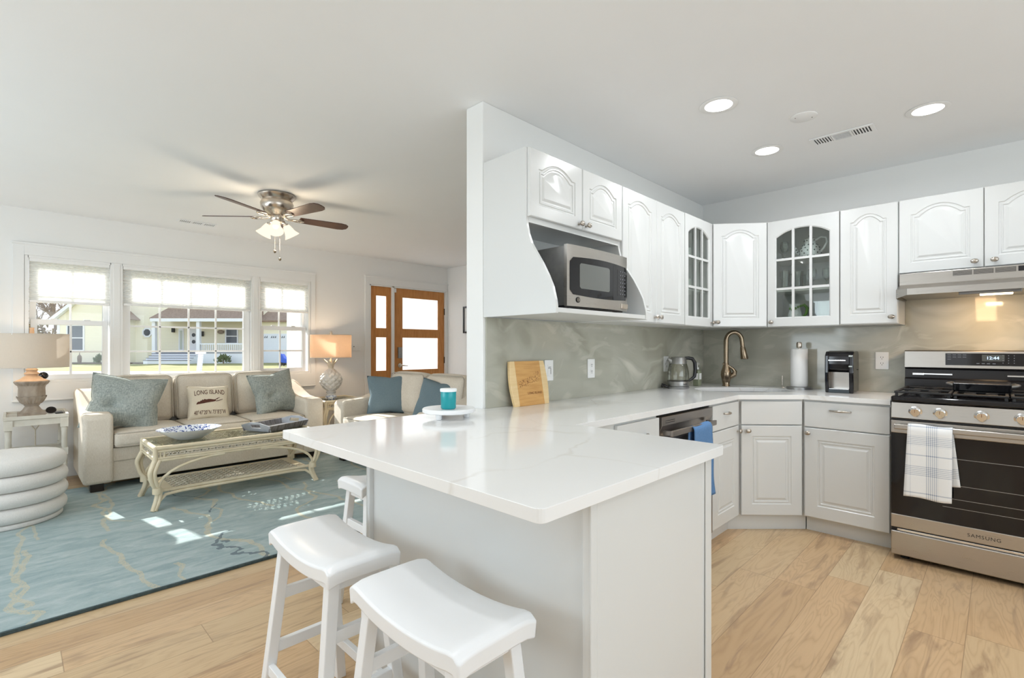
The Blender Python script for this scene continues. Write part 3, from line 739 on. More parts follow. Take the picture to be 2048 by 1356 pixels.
# open topped shell so the sink bowl has room
m = MB(); n = len(P); Q = [(p.x, p.y) for p in P]; m.prism(Q, 'z', 0, .52)
for i in range(n):
    a, b2 = Vector(Q[i]), Vector(Q[(i + 1) % n]); e = (b2 - a).normalized(); nn = Vector((-e.y, e.x)) * .016
    m.prism([tuple(a), tuple(b2), tuple(b2 + nn), tuple(a + nn)], 'z', .52, HB)
m.xf(MF); m.build('carcass', 'cabinet_white', t)
MB().box(.012, wI - .012, -.020, -.001, .615, .770).xf(MF).build('false_drawer_front', 'cabinet_white', t, bevel=.003)
mm = MB(); panel_door(mm, wI - .024, .600, 0, mx=.07, mz=.075, mt=.07); mm.xf(MF @ Matrix.Translation((.012, -.001, .008))); dd = mm.build('door', 'cabinet_white', t, smooth=24); knob(dd, .05, .575, -.020, ML)
toe(t, [(3.409, 1.315), (3.783, .940), (4.2, .945), (4.2, 1.80), (3.47, 1.80)])
y0 = .943; wJ = y0 - .470
t = cabinet('base_cabinet', 'wide white base cabinet with drawer and door left of the range', (XB, y0, ZB), R90, wJ, HB, XW - XB - .002,
        [('slab', .012, wJ - G, .605, .770, 0, [('pull', .215, .722, .12)]), ('sq', .012, wJ - G, .008, .598, 0, [('knob', .035, .565)])])
toe(t, [(3.785, .470), (4.3, .470), (4.3, .934), (3.785, .934)])
# ---- peninsula body
t = thing('peninsula_cabinet', 'white panelled peninsula body under the overhanging quartz top', 'cabinet', (1.27, 1.18, 0))
MB().box(.952, 1.600, .695, 1.672, .002, .883).build('body', 'cabinet_white', t, bevel=.001)
for y0, y1, yo in ((.675, .695, .668), (1.672, 1.690, 1.692)):
    m = MB(); m.box(.935, 1.602, y0, y1, .002, .883)
    f = (y0 - .006, y0) if y0 < 1 else (y1, y1 + .006)
    for bx in ((.935, .962), (1.560, 1.602)): m.box(bx[0], bx[1], f[0], f[1], .002, .883)
    m.build('end_panel', 'cabinet_white', t, bevel=.003)

# ---- worktop (one slab with the sink cut-out)
def polysign(P): return sum(P[i][0] * P[(i + 1) % len(P)][1] - P[(i + 1) % len(P)][0] * P[i][1] for i in range(len(P)))
SINK_C = Vector((3.835, 1.375)); SA = math.radians(-50)
def sink_pts(a, b2, n=40, pw=2.6):
    P = []
    for i in range(n):
        t_ = 2 * PI * i / n; cx, sy = math.cos(t_), math.sin(t_)
        x = a * math.copysign(abs(cx) ** (2 / pw), cx); y = b2 * math.copysign(abs(sy) ** (2 / pw), sy)
        if y < 0: y *= .9
        P.append((SINK_C.x + x * math.cos(SA) - y * math.sin(SA), SINK_C.y + x * math.sin(SA) + y * math.cos(SA)))
    return P
OUT = [(.722, .635), (1.625, .635), (1.625, 1.238), (3.402, 1.238), (3.705, .932), (3.705, .470), (4.338, .470), (4.338, YW - .004), (1.698, YW - .004), (1.698, 1.955), (.722, 1.955)]
def rounded(P, idx, r, n=5):
    out = []
    for i, p in enumerate(P):
        if i not in idx: out.append(p); continue
        p = Vector(p); a = (Vector(P[i - 1]) - p).normalized(); c2 = (Vector(P[(i + 1) % len(P)]) - p).normalized()
        for k in range(n + 1):
            t_ = k / n; out.append(tuple(p + a * r * (1 - t_) ** 2 + c2 * r * t_ ** 2))
    return out
OUT = rounded(OUT, (0, 1, 10), .022)
bm = bmesh.new()
def loopv(P, z): vs = [bm.verts.new((x, y, z)) for x, y in P]; return vs, [bm.edges.new((vs[i], vs[(i + 1) % len(vs)])) for i in range(len(vs))]
zt, zb = .914, .884
ov, oe = loopv(OUT, zt); iv, ie = loopv(sink_pts(.335, .215), zt)
bmesh.ops.triangle_fill(bm, use_beauty=True, use_dissolve=False, edges=oe + ie)
top = list(bm.faces)
for f in top:
    if f.normal.z < 0: f.normal_flip()
r = bmesh.ops.extrude_face_region(bm, geom=top); vs = [g for g in r['geom'] if isinstance(g, bmesh.types.BMVert)]
for v in vs: v.co.z = zb
bmesh.ops.recalc_face_normals(bm, faces=bm.faces)
me = bpy.data.meshes.new('countertop'); bm.to_mesh(me); bm.free(); me.materials.append(MATS['white_quartz'])
o = bpy.data.objects.new('countertop', me); C.objects.link(o); WM[o.name] = Matrix()
md = o.modifiers.new('bevel', 'BEVEL'); md.width = .005; md.segments = 3; md.limit_method = 'ANGLE'; md.angle_limit = math.radians(50)
tag(o, 'white veined quartz countertop running from the peninsula round the sink to the range', 'countertop')
# sink
t = thing('sink', 'stainless undermount corner sink set in the quartz countertop', 'sink', (SINK_C.x, SINK_C.y, .72))
L = [[(x, y, z) for x, y in sink_pts(a, b_)] for a, b_, z in ((.350, .230, .8835), (.336, .216, .8835), (.334, .214, .86), (.326, .206, .75), (.300, .180, .725), (.05, .04, .722))]
m = MB(); n = 40; vs = [p for l in L for p in l]; fs = [(k * n + i, k * n + (i + 1) % n, (k + 1) * n + (i + 1) % n, (k + 1) * n + i) for k in range(len(L) - 1) for i in range(n)]; fs.append(tuple((len(L) - 1) * n + i for i in range(n)))
m.add(vs, fs); m.build('bowl', 'brushed_grey', t, smooth=50)
MB().lathe([(.045, 0), (.045, .004), (.036, .005), (.03, .001), (.001, .001)], (SINK_C.x, SINK_C.y, .7215)).build('drain', 'chrome', t, smooth=40)
# ---- backsplash slabs
o = MB().box(1.72, 4.337, YW - .009, YW - .0005, .9145, 1.385).build('backsplash', 'onyx_backsplash'); tag(o, 'glossy grey-green marbled backsplash slab along the sink wall', 'backsplash')
o = MB().box(4.338, XW - .0005, -.40, YW - .010, .9145, 1.383).box(4.338, XW - .0005, -.40, .468, 1.383, 1.70).build('backsplash', 'onyx_backsplash'); tag(o, 'marbled backsplash slab behind the coffee maker and range', 'backsplash')

# ---- outlets and dimmer
def plate_y(label, x0, x1, z0, z1, kind):
    t = thing('power_outlet' if kind == 'o' else 'dimmer_switch', label, 'outlet' if kind == 'o' else 'switch', ((x0 + x1) / 2, YW - .009, z0)); y = YW - .0095
    MB().box(x0, x1, y - .007, y, z0, z1).build('plate', 'plastic_white', t, bevel=.003)
    cx, cz = (x0 + x1) / 2, (z0 + z1) / 2
    if kind == 'd':
        MB().box(cx - .017, cx + .017, y - .010, y - .006, cz - .034, cz + .034).build('rocker', 'plastic_white', t, bevel=.002)
        m = MB(); m.box(cx - .014, cx + .010, y - .0108, y - .009, cz + .012, cz + .0145); m.box(cx - .010, cx + .012, y - .0108, y - .009, cz + .019, cz + .021); m.box(cx + .009, cx + .0115, y - .0108, y - .009, cz - .022, cz + .012); m.build('slider_slot', 'dark_slot', t)
    else:
        for dz in (-.021, .021):
            MB().lathe([(.0165, 0), (.0165, .003), (.001, .003)], (0, 0, 0), 20, 'y').xf(Matrix.Translation((cx, y - .0065, cz + dz)) @ Matrix.Diagonal((1, -1, 1, 1))).build('socket', 'plastic_white', t)
            m = MB(); 
            for q in ((-.0065, .004), (.0065, .004)): m.box(cx + q[0] - .0012, cx + q[0] + .0012, y - .0105, y - .009, cz + dz - .001, cz + dz + .008)
            m.cyl((cx, y - .0105, cz + dz - .008), .0025, .0015, 10, 'y'); m.build('slots', 'dark_slot', t)
plate_y('white dimmer switch beside the bamboo board', 2.172, 2.248, 1.035, 1.157, 'd')
plate_y('white outlet in the middle of the sink wall backsplash', 2.592, 2.668, 1.034, 1.156, 'o')
plate_y('white outlet partly behind the glass kettle', 3.600, 3.676, 1.04, 1.16, 'o')
t = thing('power_outlet', 'white outlet between the coffee maker and the range', 'outlet', (4.338, .597, 1.075)); x = 4.3375
MB().box(x - .007, x, .558, .636, 1.075, 1.198).build('plate', 'plastic_white', t, bevel=.003)
for dz in (-.021, .021):
    cz = 1.1365 + dz
    MB().lathe([(.0165, 0), (.0165, .003), (.001, .003)], (0, 0, 0), 20, 'x').xf(Matrix.Translation((x - .0065, .597, cz)) @ Matrix.Diagonal((-1, 1, 1, 1))).build('socket', 'plastic_white', t)
    m = MB()
    for q in (-.0065, .0065): m.box(x - .0105, x - .009, .597 + q - .0012, .597 + q + .0012, cz - .001, cz + .008)
    m.cyl((x - .0105, .597, cz - .008), .0025, .0015, 10, 'x'); m.build('slots', 'dark_slot', t)
# ================================================================ range, hood, dishwasher, microwave
def screen_text(parent, name, matn, txt, size, M, spacing=1.0, local=False):
    """lettering mesh placed by matrix M (text runs along local x, up local y, faces local z)"""
    vs, fs = text_mesh(txt, size, .0004, spacing=spacing); m = MB(); m.add(vs, fs); m.xf(M)
    return m.build(name, matn, parent, local=local)
def MX(loc, u, up):
    u = Vector(u).normalized(); up = Vector(up).normalized(); n = u.cross(up)
    return Matrix(((u.x, up.x, n.x, loc[0]), (u.y, up.y, n.y, loc[1]), (u.z, up.z, n.z, loc[2]), (0, 0, 0, 1)))
RY0, RY1 = -.302, .458        # range sides
t = thing('gas_range', 'stainless slide-in gas range with black oven glass and knobs', 'range', (3.95, .078, 0))
FX = 3.625
MB().box(FX + .012, 4.30, RY0, RY1, .035, .905).build('body', 'black_plastic', t, bevel=.003)
for x in (3.68, 4.24):
    for y in (RY0 + .06, RY1 - .06): MB().lathe([(.022, .0), (.022, .012), (.012, .014), (.012, .04)], (x, y, 0), 14).build('foot', 'black_plastic', t)
d = MB().box(FX - .012, FX + .030, RY0 + .002, RY1 - .002, .028, .165).build('storage_drawer', 'stainless', t, bevel=.006, seg=3)
MB().box(FX - .004, FX + .02, RY0 + .03, RY1 - .03, .167, .180).build('drawer_grip', 'chrome', d, bevel=.002)
dr = MB().box(FX - .012, FX + .030, RY0 + .002, RY1 - .002, .187, .264).build('oven_door', 'stainless', t, bevel=.004)
MB().box(FX - .012, FX + .030, RY0 + .002, RY1 - .002, .735, .808).build('top_rail', 'stainless', dr, bevel=.004)
MB().box(FX - .010, FX + .030, RY0 + .003, RY1 - .003, .264, .735).build('oven_glass', 'black_gloss', dr)
w = MB()
for z, yy in ((.62, .13), (.475, .10), (.40, .12), (.352, .15)): w.box(FX - .0108, FX - .0098, RY0 + .12, RY1 - .08 - yy, z, z + .003)
w.build('oven_rack', 'brushed_grey', dr)
h = MB().box(FX - .062, FX - .042, RY0 + .02, RY1 - .02, .762, .792).build('door_handle', 'stainless', dr, bevel=.006, seg=3)
for y in (RY0 + .035, RY1 - .035): MB().box(FX - .05, FX - .01, y - .012, y + .012, .766, .788).build('handle_bracket', 'stainless', dr, bevel=.003)
screen_text(dr, 'brand_lettering', 'dark_slot', 'SAMSUNG', .026, MX((FX - .0128, .062, .222), (0, -1, 0), (0, 0, 1)), 1.15)
m = MB().prism([(FX - .014, .822), (FX + .03, .822), (FX + .03, .912), (FX + .004, .912)], 'y', RY0 + .002, RY1 - .002); p = m.build('knob_panel', 'stainless', t, bevel=.003)
for i, y in enumerate((.345, .238, .071, -.079, -.20)):
    k = MB().lathe([(.031, 0), (.031, .006), (.024, .008), (.023, .022), (.021, .024), (.0001, .024)], (0, 0, 0), 26, 'x'); k.box(.022, .034, -.0075, .0075, -.021, .021)
    k.xf(Matrix.Translation((FX - .004, y, .866)) @ Matrix.Rotation(math.radians(-11), 4, 'Y') @ Matrix.Diagonal((-1, 1, 1, 1)))
    kk = k.build('knob', 'chrome', p, smooth=40)
    m = MB().box(-.0352, -.0345, -.0012, .0012, .002, .019); m.xf(Matrix.Translation((FX - .004, y, .866)) @ Matrix.Rotation(math.radians(-11), 4, 'Y')); m.build('pointer', 'toy_red' if 'toy_red' in MATS else 'engraving', kk)
# cooktop
m = MB().box(FX - .005, 4.25, RY0, RY1, .914, .948); ct = m.build('cooktop', 'black_gloss', t, bevel=.010, seg=3)
g = MB(); gz = .975
for (a, b_) in ((RY0 + .018, RY0 + .255), (RY0 + .262, RY1 - .262), (RY1 - .255, RY1 - .018)):
    pass
def grate(a, b_, name='grate'):
    g = MB(); x0, x1 = FX + .035, 4.20
    for y in (a, b_ - .014): g.box(x0, x1, y, y + .014, gz - .012, gz)
    for x in (x0, x1 - .014, (x0 + x1) / 2 - .007): g.box(x, x + .014, a, b_, gz - .012, gz)
    for xc_ in (x0 + .14, x1 - .14):
        yc = (a + b_) / 2
        for q in range(4):
            an = PI / 4 + q * PI / 2; g.bar((xc_ + .03 * math.cos(an), yc + .03 * math.sin(an), gz - .006), (xc_ + .1 * math.cos(an), yc + .095 * math.sin(an), gz - .006), .010, .012)
    for x in (x0 + .01, x1 - .01):
        for y in (a + .01, b_ - .01): g.box(x - .007, x + .007, y - .007, y + .007, .946, gz - .01)
    return g.build(name, 'cast_iron', ct, bevel=.003)
grate(RY1 - .262, RY1 - .012); grate(RY0 + .012, RY0 + .262); grate(RY0 + .270, RY1 - .270)
for y in (RY1 - .137, RY0 + .137):
    for x in (FX + .175, 4.06): MB().lathe([(.042, .947), (.042, .955), (.030, .957), (.028, .963), (.001, .964)], (x, y, 0), 20).build('burner', 'cast_iron', ct, smooth=40)
# back guard
bg_ = MB().prism([(4.245, .914), (4.337, .914), (4.337, 1.205), (4.262, 1.205), (4.250, 1.19), (4.245, 1.10), (4.262, 1.085), (4.262, 1.03), (4.245, 1.02)], 'y', RY0, RY1 + .003).build('back_guard', 'black_plastic', t)
b2 = MB().prism([(4.238, 1.098), (4.30, 1.098), (4.30, 1.212), (4.252, 1.212), (4.244, 1.205)], 'y', RY0 - .001, RY1 + .004).build('control_fascia', 'stainless', t, bevel=.002)
MB().box(4.2362, 4.240, -.16, .253, 1.117, 1.193).build('control_glass', 'black_gloss', t)
MB().box(4.2352, 4.237, -.018, .082, 1.145, 1.185).build('clock_window', 'dark_side', t)
screen_text(t, 'clock_readout', 'clock_digits', '12:44', .026, MX((4.2342, .034, 1.164), (0, -1, 0), (0, 0, 1)))
random.seed(3)
pr = MB()
def dash(y, z, w_, h_=.0035): pr.box(4.2350, 4.2364, y - w_ / 2, y + w_ / 2, z - h_ / 2, z + h_ / 2)
for r_, z in enumerate((1.183, 1.169, 1.155)):
    for c_, y in enumerate((.235, .210, .186, .162)):
        if r_ == 2 and c_ > 0: continue
        dash(y, z, .017)
for y in (.100, .076, .053, .028): dash(y, 1.130, .014, .005)
for z in (1.18, 1.165, 1.15, 1.135):
    for y in (-.006, -.030, -.054): dash(y - .005, z, .004, .005)
pr.build('button_print', 'panel_print', t)
for y0, y1 in ((.22, .42), (-.26, -.03)): MB().box(4.243, 4.262, y0, y1, 1.052, 1.060).build('vent_bar', 'chrome', t)
MB().box(4.240, 4.262, .36, .42, 1.046, 1.062).build('vent_bracket', 'chrome', t, bevel=.002)
# griddle on the middle grate
t = thing('griddle', 'black cast iron griddle tray with folded side handles on the centre grate', 'griddle', (4.0, .078, gz))
MB().prism([(3.90, gz + .001), (4.16, gz + .001), (4.19, gz + .045), (4.18, gz + .05), (3.88, gz + .05), (3.87, gz + .045)], 'y', -.045, .200).build('pan', 'black_plastic', t, bevel=.006)
for s_ in (-1, 1):
    y = .078 + s_ * .125; m = MB().tube([(3.93, .078 + s_ * .105, gz + .03), (3.95, y + s_ * .015, gz + .035), (4.03, y + s_ * .028, gz + .036), (4.11, y + s_ * .015, gz + .035), (4.13, .078 + s_ * .105, gz + .03)], .009, 8); m.build('handle', 'brushed_grey', t, smooth=60)
# plaid towel over the oven handle
def drape(fn, nu, nv, name, matn, solid, parent=None): return MB().grid(fn, nu, nv).build(name, matn, parent, smooth=60, solid=solid)
def towel_fn(yc, w, zt, front, back, xh, rad, sway):
    L1, Lr, L2 = zt - front, PI * rad, zt - back; T = L1 + Lr + L2
    def fn(u, v):
        s = v * T; y = yc + (u - .5) * w
        if s < L1: z = front + s; f = 1 - s / L1; x = xh - rad - .004 - .012 * f * (0.6 + .4 * math.sin(u * 9)) ; y += sway * f + (u - .5) * .014 * f
        elif s < L1 + Lr: a = (s - L1) / rad; x = xh - rad * math.cos(a); z = zt + rad * math.sin(a)
        else: q = s - L1 - Lr; z = zt - q; f = q / L2; x = xh + rad + .001 ; y -= .030 * f + .0
        return (x, y, z - .004 * math.sin(u * 6))
    return fn
o = drape(towel_fn(.278, .190, .777, .392, .475, FX - .052, .0195, .010), 14, 60, 'dish_towel', 'plaid_cloth', .004)
tag(o, 'white dish towel with blue plaid lines hanging on the oven door handle', 'towel')
# hood
t = thing('range_hood', 'stainless under-cabinet range hood with vent slots and a lit lamp', 'range hood', (4.1, .07, 1.54))
hy0, hy1 = -.302, .462
MB().box(4.005, XW - .012, hy0, hy1, 1.622, 1.700).build('housing', 'stainless', t, bevel=.002)
m = MB(); 
A = [(4.006, hy1, 1.628), (4.006, hy0, 1.628), (3.80, hy0 + .055, 1.580), (3.80, hy1 - .055, 1.580)]
B = [(XW - .012, hy1, 1.622), (XW - .012, hy0, 1.622)]
m.add([(4.006, hy1, 1.628), (4.006, hy0, 1.628), (3.86, hy0 + .0, 1.588), (3.86, hy1, 1.588), (3.80, hy1 - .06, 1.585), (3.80, hy0 + .06, 1.585),
       (3.86, hy1, 1.532), (3.80, hy1 - .06, 1.548), (3.80, hy0 + .06, 1.548), (3.86, hy0, 1.532), (XW - .012, hy1, 1.628), (XW - .012, hy1, 1.545), (XW - .012, hy0, 1.628), (XW - .012, hy0, 1.545)],
      [(0, 3, 4, 5, 2, 1), (3, 6, 7, 4), (4, 7, 8, 5), (5, 8, 9, 2), (0, 10, 11, 6, 3), (1, 2, 9, 13, 12), (0, 1, 12, 10)])
m.build('canopy', 'stainless', t)
m = MB().box(3.85, XW - .013, hy0 + .004, hy1 - .004, 1.555, 1.560).build('filter_panel', 'brushed_grey', t)
MB().box(3.90, 3.99, -.085, .175, 1.538, 1.556).build('lamp_housing', 'brushed_grey', t, bevel=.003)
MB().box(3.905, 3.985, -.05, .085, 1.533, 1.540).build('lamp_lens', 'hood_lamp_lens', t)
for i in range(3):
    ya = .205 - i * .092; m = MB(); m.box(4.0035, 4.0055, ya - .084, ya, 1.664, 1.693); v = m.build('vent_recess', 'dark_slot', t)
    m = MB()
    for k in range(6): m.box(4.0015, 4.005, ya - .083, ya - .001, 1.6655 + k * .0048, 1.6675 + k * .0048)
    m.build('louver', 'stainless', v)
MB().box(4.002, 4.0055, -.135, -.072, 1.664, 1.693).build('switch_panel', 'black_plastic', t)
l = lamp('hood_lamp', 'AREA', (3.95, .03, 1.529), 1.6, (1, .68, .38), shape='RECTANGLE', size=.08, size_y=.13); aim(l, (.12, 0, -1)); l.parent = t; l.matrix_parent_inverse = WM[t.name].inverted()
l = lamp('hood_lamp', 'AREA', (4.12, .07, 1.527), 2.0, (1, .62, .32), shape='RECTANGLE', size=.10, size_y=.5); aim(l, (.5, 0, -1)); l.parent = t; l.matrix_parent_inverse = WM[t.name].inverted()
# dishwasher
t = thing('dishwasher', 'dark stainless dishwasher under the sink wall countertop', 'dishwasher', (2.67, 1.5, 0))
MB().box(2.350, 2.992, 1.27, 1.86, .08, .872).build('body', 'black_plastic', t)
MB().box(2.352, 2.990, 1.315, 1.335, .002, .085).build('toe_panel', 'black_plastic', t)
dd = MB().prism([(1.270, .105), (1.244, .105), (1.244, .742), (1.262, .780), (1.244, .822), (1.244, .868), (1.270, .868)], 'x', 2.362, 2.990).build('door', 'dishwasher_steel', t, bevel=.002)
MB().box(2.370, 2.925, 1.190, 1.206, .772, .802).build('handle', 'dishwasher_steel', dd, bevel=.004)
for x in (2.385, 2.910): MB().box(x - .01, x + .01, 1.204, 1.246, .776, .798).build('handle_post', 'dishwasher_steel', dd)
m = MB()
for z in (.834, .844): m.box(2.40, 2.50, 1.2425, 1.2445, z, z + .003)
m.build('vent_slots', 'black_plastic', dd)
o = drape(towel_fn(2.715, .225, .788, .385, .50, 1.198, .013, .012), 12, 50, 'hand_towel', 'blue_towel_fabric', .006)
# the towel function hangs along y; turn it so it hangs on a bar along x
me = o.data; 
T0 = Vector(o.location)
for v in me.vertices:
    p = v.co + T0; q = Vector((p.y, p.x, p.z)); f = max(0, (.76 - q.z) / .4); q.x += .012 * f * math.sin(q.z * 22); v.co = q - Vector((T0.y, T0.x, T0.z))
o.location = (T0.y, T0.x, T0.z); me.flip_normals(); me.update()
tag(o, 'blue hand towel hanging over the dishwasher handle', 'towel')
# microwave
t = thing('microwave', 'stainless and black countertop microwave on the open cabinet shelf', 'microwave', (2.105, 1.62, 1.412))
x0, x1, z0, z1 = 1.845, 2.372, 1.428, 1.722; yf = 1.445
MB().box(x0 + .006, x1 - .006, yf + .03, 1.80, z0 + .004, z1 - .004).build('body', 'brushed_grey', t, bevel=.004)
for x in (x0 + .05, x1 - .05):
    for y in (yf + .06, 1.76): MB().lathe([(.014, 1.4115), (.014, z0 + .005)], (x, y, 0), 12).build('foot', 'black_plastic', t)
MB().box(x0 + .01, x1 - .01, yf + .035, 1.79, 1.4225, z0 + .006).build('base_plate', 'black_plastic', t)
# bowed front face
n = 16; P = [(x0, yf + .032)] + [(x0 + (x1 - x0) * i / n, yf + .014 - .016 * math.sin(PI * i / n) ** .7) for i in range(n + 1)] + [(x1, yf + .032)]
fr = MB().prism(P, 'z', z0, z1).build('front_frame', 'stainless', t, smooth=30)
def bow(x): s_ = (x - x0) / (x1 - x0); return yf + .014 - .016 * math.sin(PI * max(0, min(1, s_))) ** .7
def bowed_panel(xa, xb, za, zb, off, th, bulge=0, rc=.02):
    m = MB(); nu, nv = 24, 10
    def fn(u, v):
        x = xa + (xb - xa) * u; e = max(0, rc - min(x - xa, xb - x)) / rc; c_ = rc * (1 - math.sqrt(max(0, 1 - e * e)))
        zc, hh = (za + zb) / 2, (zb - za) / 2; hh2 = hh + bulge * math.sin(PI * u) - c_
        return (x, bow(x) - off, zc + (v * 2 - 1) * hh2)
    return m.grid(fn, nu, nv)
bowed_panel(x0 + .018, x1 - .003, z0 + .058, z1 - .060, .0012, 0, .010).build('door_glass', 'black_gloss', t, smooth=60)
gw = mat('oven_window', (.16, .17, .16), .12); bowed_panel(x0 + .085, x0 + .335, z0 + .088, z1 - .083, .0022, 0, .0, .008).build('door_window', 'oven_window', t, smooth=60)
bowed_panel(x1 - .112, x1 - .110, z0 + .06, z1 - .062, .0022, 0).build('panel_seam', 'dark_slot', t)
m = MB()
random.seed(5)
for r_ in range(7):
    for c_ in range(3): x = x1 - .090 + c_ * .024; z = z0 + .085 + r_ * .020; yy = bow(x) - .0024; m.box(x, x + .012, yy - .0004, yy, z, z + .005)
m.build('keypad_print', 'panel_print', t)
MB().box(x1 - .075, x1 - .012, yf - .001, yf + .012, z0 + .010, z0 + .038).build('door_button', 'nickel', t, bevel=.003)
m = MB().lathe([(.014, 0), (.014, .002), (.001, .002)], (0, 0, 0), 20, 'y'); m.xf(Matrix.Translation((x0 + .075, bow(x0 + .075) - .0005, z0 + .032)) @ Matrix.Diagonal((1, -1, 1, 1))); bd = m.build('badge', 'dark_slot', t)
m = MB(); m.tube([(x0 + .075 + .0085 * math.cos(a), bow(x0 + .075) - .003, z0 + .032 + .0085 * math.sin(a)) for a in [k * PI / 8 for k in range(17)]], .0012, 6); m.build('badge_ring', 'nickel', bd)
screen_text(bd, 'badge_letters', 'nickel', 'GE', .011, MX((x0 + .075, bow(x0 + .075) - .003, z0 + .032), (1, 0, 0), (0, 0, 1)))

# ================================================================ things on the counter
ZC = .9145
# faucet
fx, fy = 4.115, 1.60
t = thing('faucet', 'tall bronze gooseneck pull-down kitchen faucet behind the sink', 'faucet', (fx, fy, ZC))
MB().lathe([(.030, 0), (.030, .006), (.026, .012), (.034, .05), (.041, .09), (.039, .12), (.028, .155), (.022, .175), (.0195, .19)], (fx, fy, ZC), 24).build('body', 'bronze_nickel', t, smooth=50)
dxy = Vector((.10, -.125)); rr = .062
P = [(fx, fy, ZC + .16), (fx, fy, ZC + .30), (fx, fy, ZC + .37)]
u = dxy.normalized()
for k in range(1, 13):
    a = PI * k / 12 * 1.0; P.append((fx + u.x * rr * (1 - math.cos(a)), fy + u.y * rr * (1 - math.cos(a)), ZC + .37 + rr * 1.15 * math.sin(a)))
P.append((fx + u.x * rr * 2.1, fy + u.y * rr * 2.1, ZC + .315))
MB().tube(P, [.0185] * 3 + [.017] * 12 + [.016], 16).build('spout', 'bronze_nickel', t, smooth=60)
e0 = Vector(P[-1]); e1 = e0 + Vector((u.x * .014, u.y * .014, -.085))
MB().tube([e0 + Vector((0, 0, .006)), e0, e0 * .75 + e1 * .25, e1, e1 + Vector((.0005, 0, -.008))], [.018, .0195, .022, .030, .028], 18).build('spray_head', 'bronze_nickel', t, smooth=60)
MB().tube([(fx, fy, ZC + .175), (fx - .020, fy + .01, ZC + .165)], .012, 10)
m = MB().tube([(fx - .028 * u.x, fy - .028 * u.y, ZC + .185), (fx - .01 * u.x, fy - .01 * u.y - .02, ZC + .17), (fx + .02 * u.x, fy + .02 * u.y - .03, ZC + .145), (fx + .05 * u.x, fy + .05 * u.y - .02, ZC + .12), (fx + .048 * u.x, fy + .048 * u.y - .015, ZC + .095), (fx + .02 * u.x, fy + .02 * u.y - .01, ZC + .07)], [.008, .010, .011, .016, .022, .016], 12); m.build('lever', 'bronze_nickel', t, smooth=60)
# paper towel holder
px, py = 4.205, 1.088
t = thing('paper_towel_holder', 'paper towel roll on a round steel holder beside the sink', 'paper towel holder', (px, py, ZC))
MB().lathe([(.086, 0), (.086, .004), (.084, .017), (.08, .018), (.001, .018)], (px, py, ZC), 40).build('base', 'brushed_grey', t, smooth=40)
MB().lathe([(.006, .018), (.006, .31), (.017, .312), (.019, .32), (.0195, .345), (.016, .355), (.001, .358)], (px, py, ZC), 20).build('post', 'nickel', t, smooth=40)
MB().lathe([(.020, .020), (.056, .020), (.0575, .024), (.0575, .300), (.056, .303), (.020, .303)], (px, py, ZC), 40).build('paper_roll', 'paper', t, smooth=40)
MB().tube([(px - .035, py + .09, ZC + .008), (px - .045, py + .105, ZC + .008), (px - .045, py + .105, ZC + .03), (px - .045, py + .105, ZC + .10)], .005, 8).build('arm', 'nickel', t, smooth=60)
# coffee maker
cx0, cx1, cy0, cy1 = 4.03, 4.26, .712, .880
t = thing('coffee_maker', 'small black single-serve coffee maker with a silver drip area', 'coffee maker', ((cx0 + cx1) / 2, (cy0 + cy1) / 2, ZC))
def taper(poly, y0, y1, ins): 
    m = MB(); m.prism(poly, 'y', y0, y1); return m
P = [(cx1, .0), (cx0 + .085, 0), (cx0 + .085, .025), (cx0 + .075, .14), (cx0 + .075, .150), (cx0 + .012, .158), (cx0 + .004, .20), (cx0 + .004, .262), (cx0 + .020, .282), (cx0 + .07, .292), (cx1 - .02, .292), (cx1, .27)]
MB().prism([(x, z + ZC) for x, z in P], 'y', cy0 + .008, cy1 - .004).build('body', 'black_gloss', t, bevel=.010, seg=3)
for y0, y1 in ((cy0, cy0 + .026), (cy1 - .022, cy1)):
    MB().prism([(cx0 + .105, ZC), (cx0 + .0, ZC), (cx0 - .012, ZC + .14), (cx0 - .008, ZC + .262), (cx0 + .02, ZC + .287), (cx0 + .105, ZC + .29)], 'y', y0, y1).build('side_cheek', 'black_gloss', t, bevel=.006)
MB().prism([(cx0 + .071, ZC + .03), (cx0 + .078, ZC + .03), (cx0 + .070, ZC + .142), (cx0 + .063, ZC + .142)], 'y', cy0 + .026, cy1 - .022).build('silver_backplate', 'white_metal' if 'white_metal' in MATS else 'stainless', t)
MB().box(cx0 - .004, cx0 + .085, cy0 + .024, cy1 - .020, ZC + .0, ZC + .024).build('drip_tray', 'dark_side', t, bevel=.004)
MB().box(cx0 + .002, cx0 + .078, cy0 + .028, cy1 - .024, ZC + .024, ZC + .030).build('drip_grille', 'chrome', t, bevel=.001)
MB().box(cx0 - .006, cx0 + .02, cy0 + .045, cy1 - .018, ZC + .222, ZC + .230).build('handle_bar', 'chrome', t, bevel=.002)
for z, hh in ((.252, .010), (.182, .008)): MB().box(cx0 - .0135, cx0 - .0085, cy0 + .006, cy0 + .026, ZC + z, ZC + z + hh).build('button', 'crock_grey', t)
MB().cyl((cx1 - .06, cy0 + .001, ZC + .16), .003, .007, 10, 'y').build('vent_dot', 'dark_slot', t)
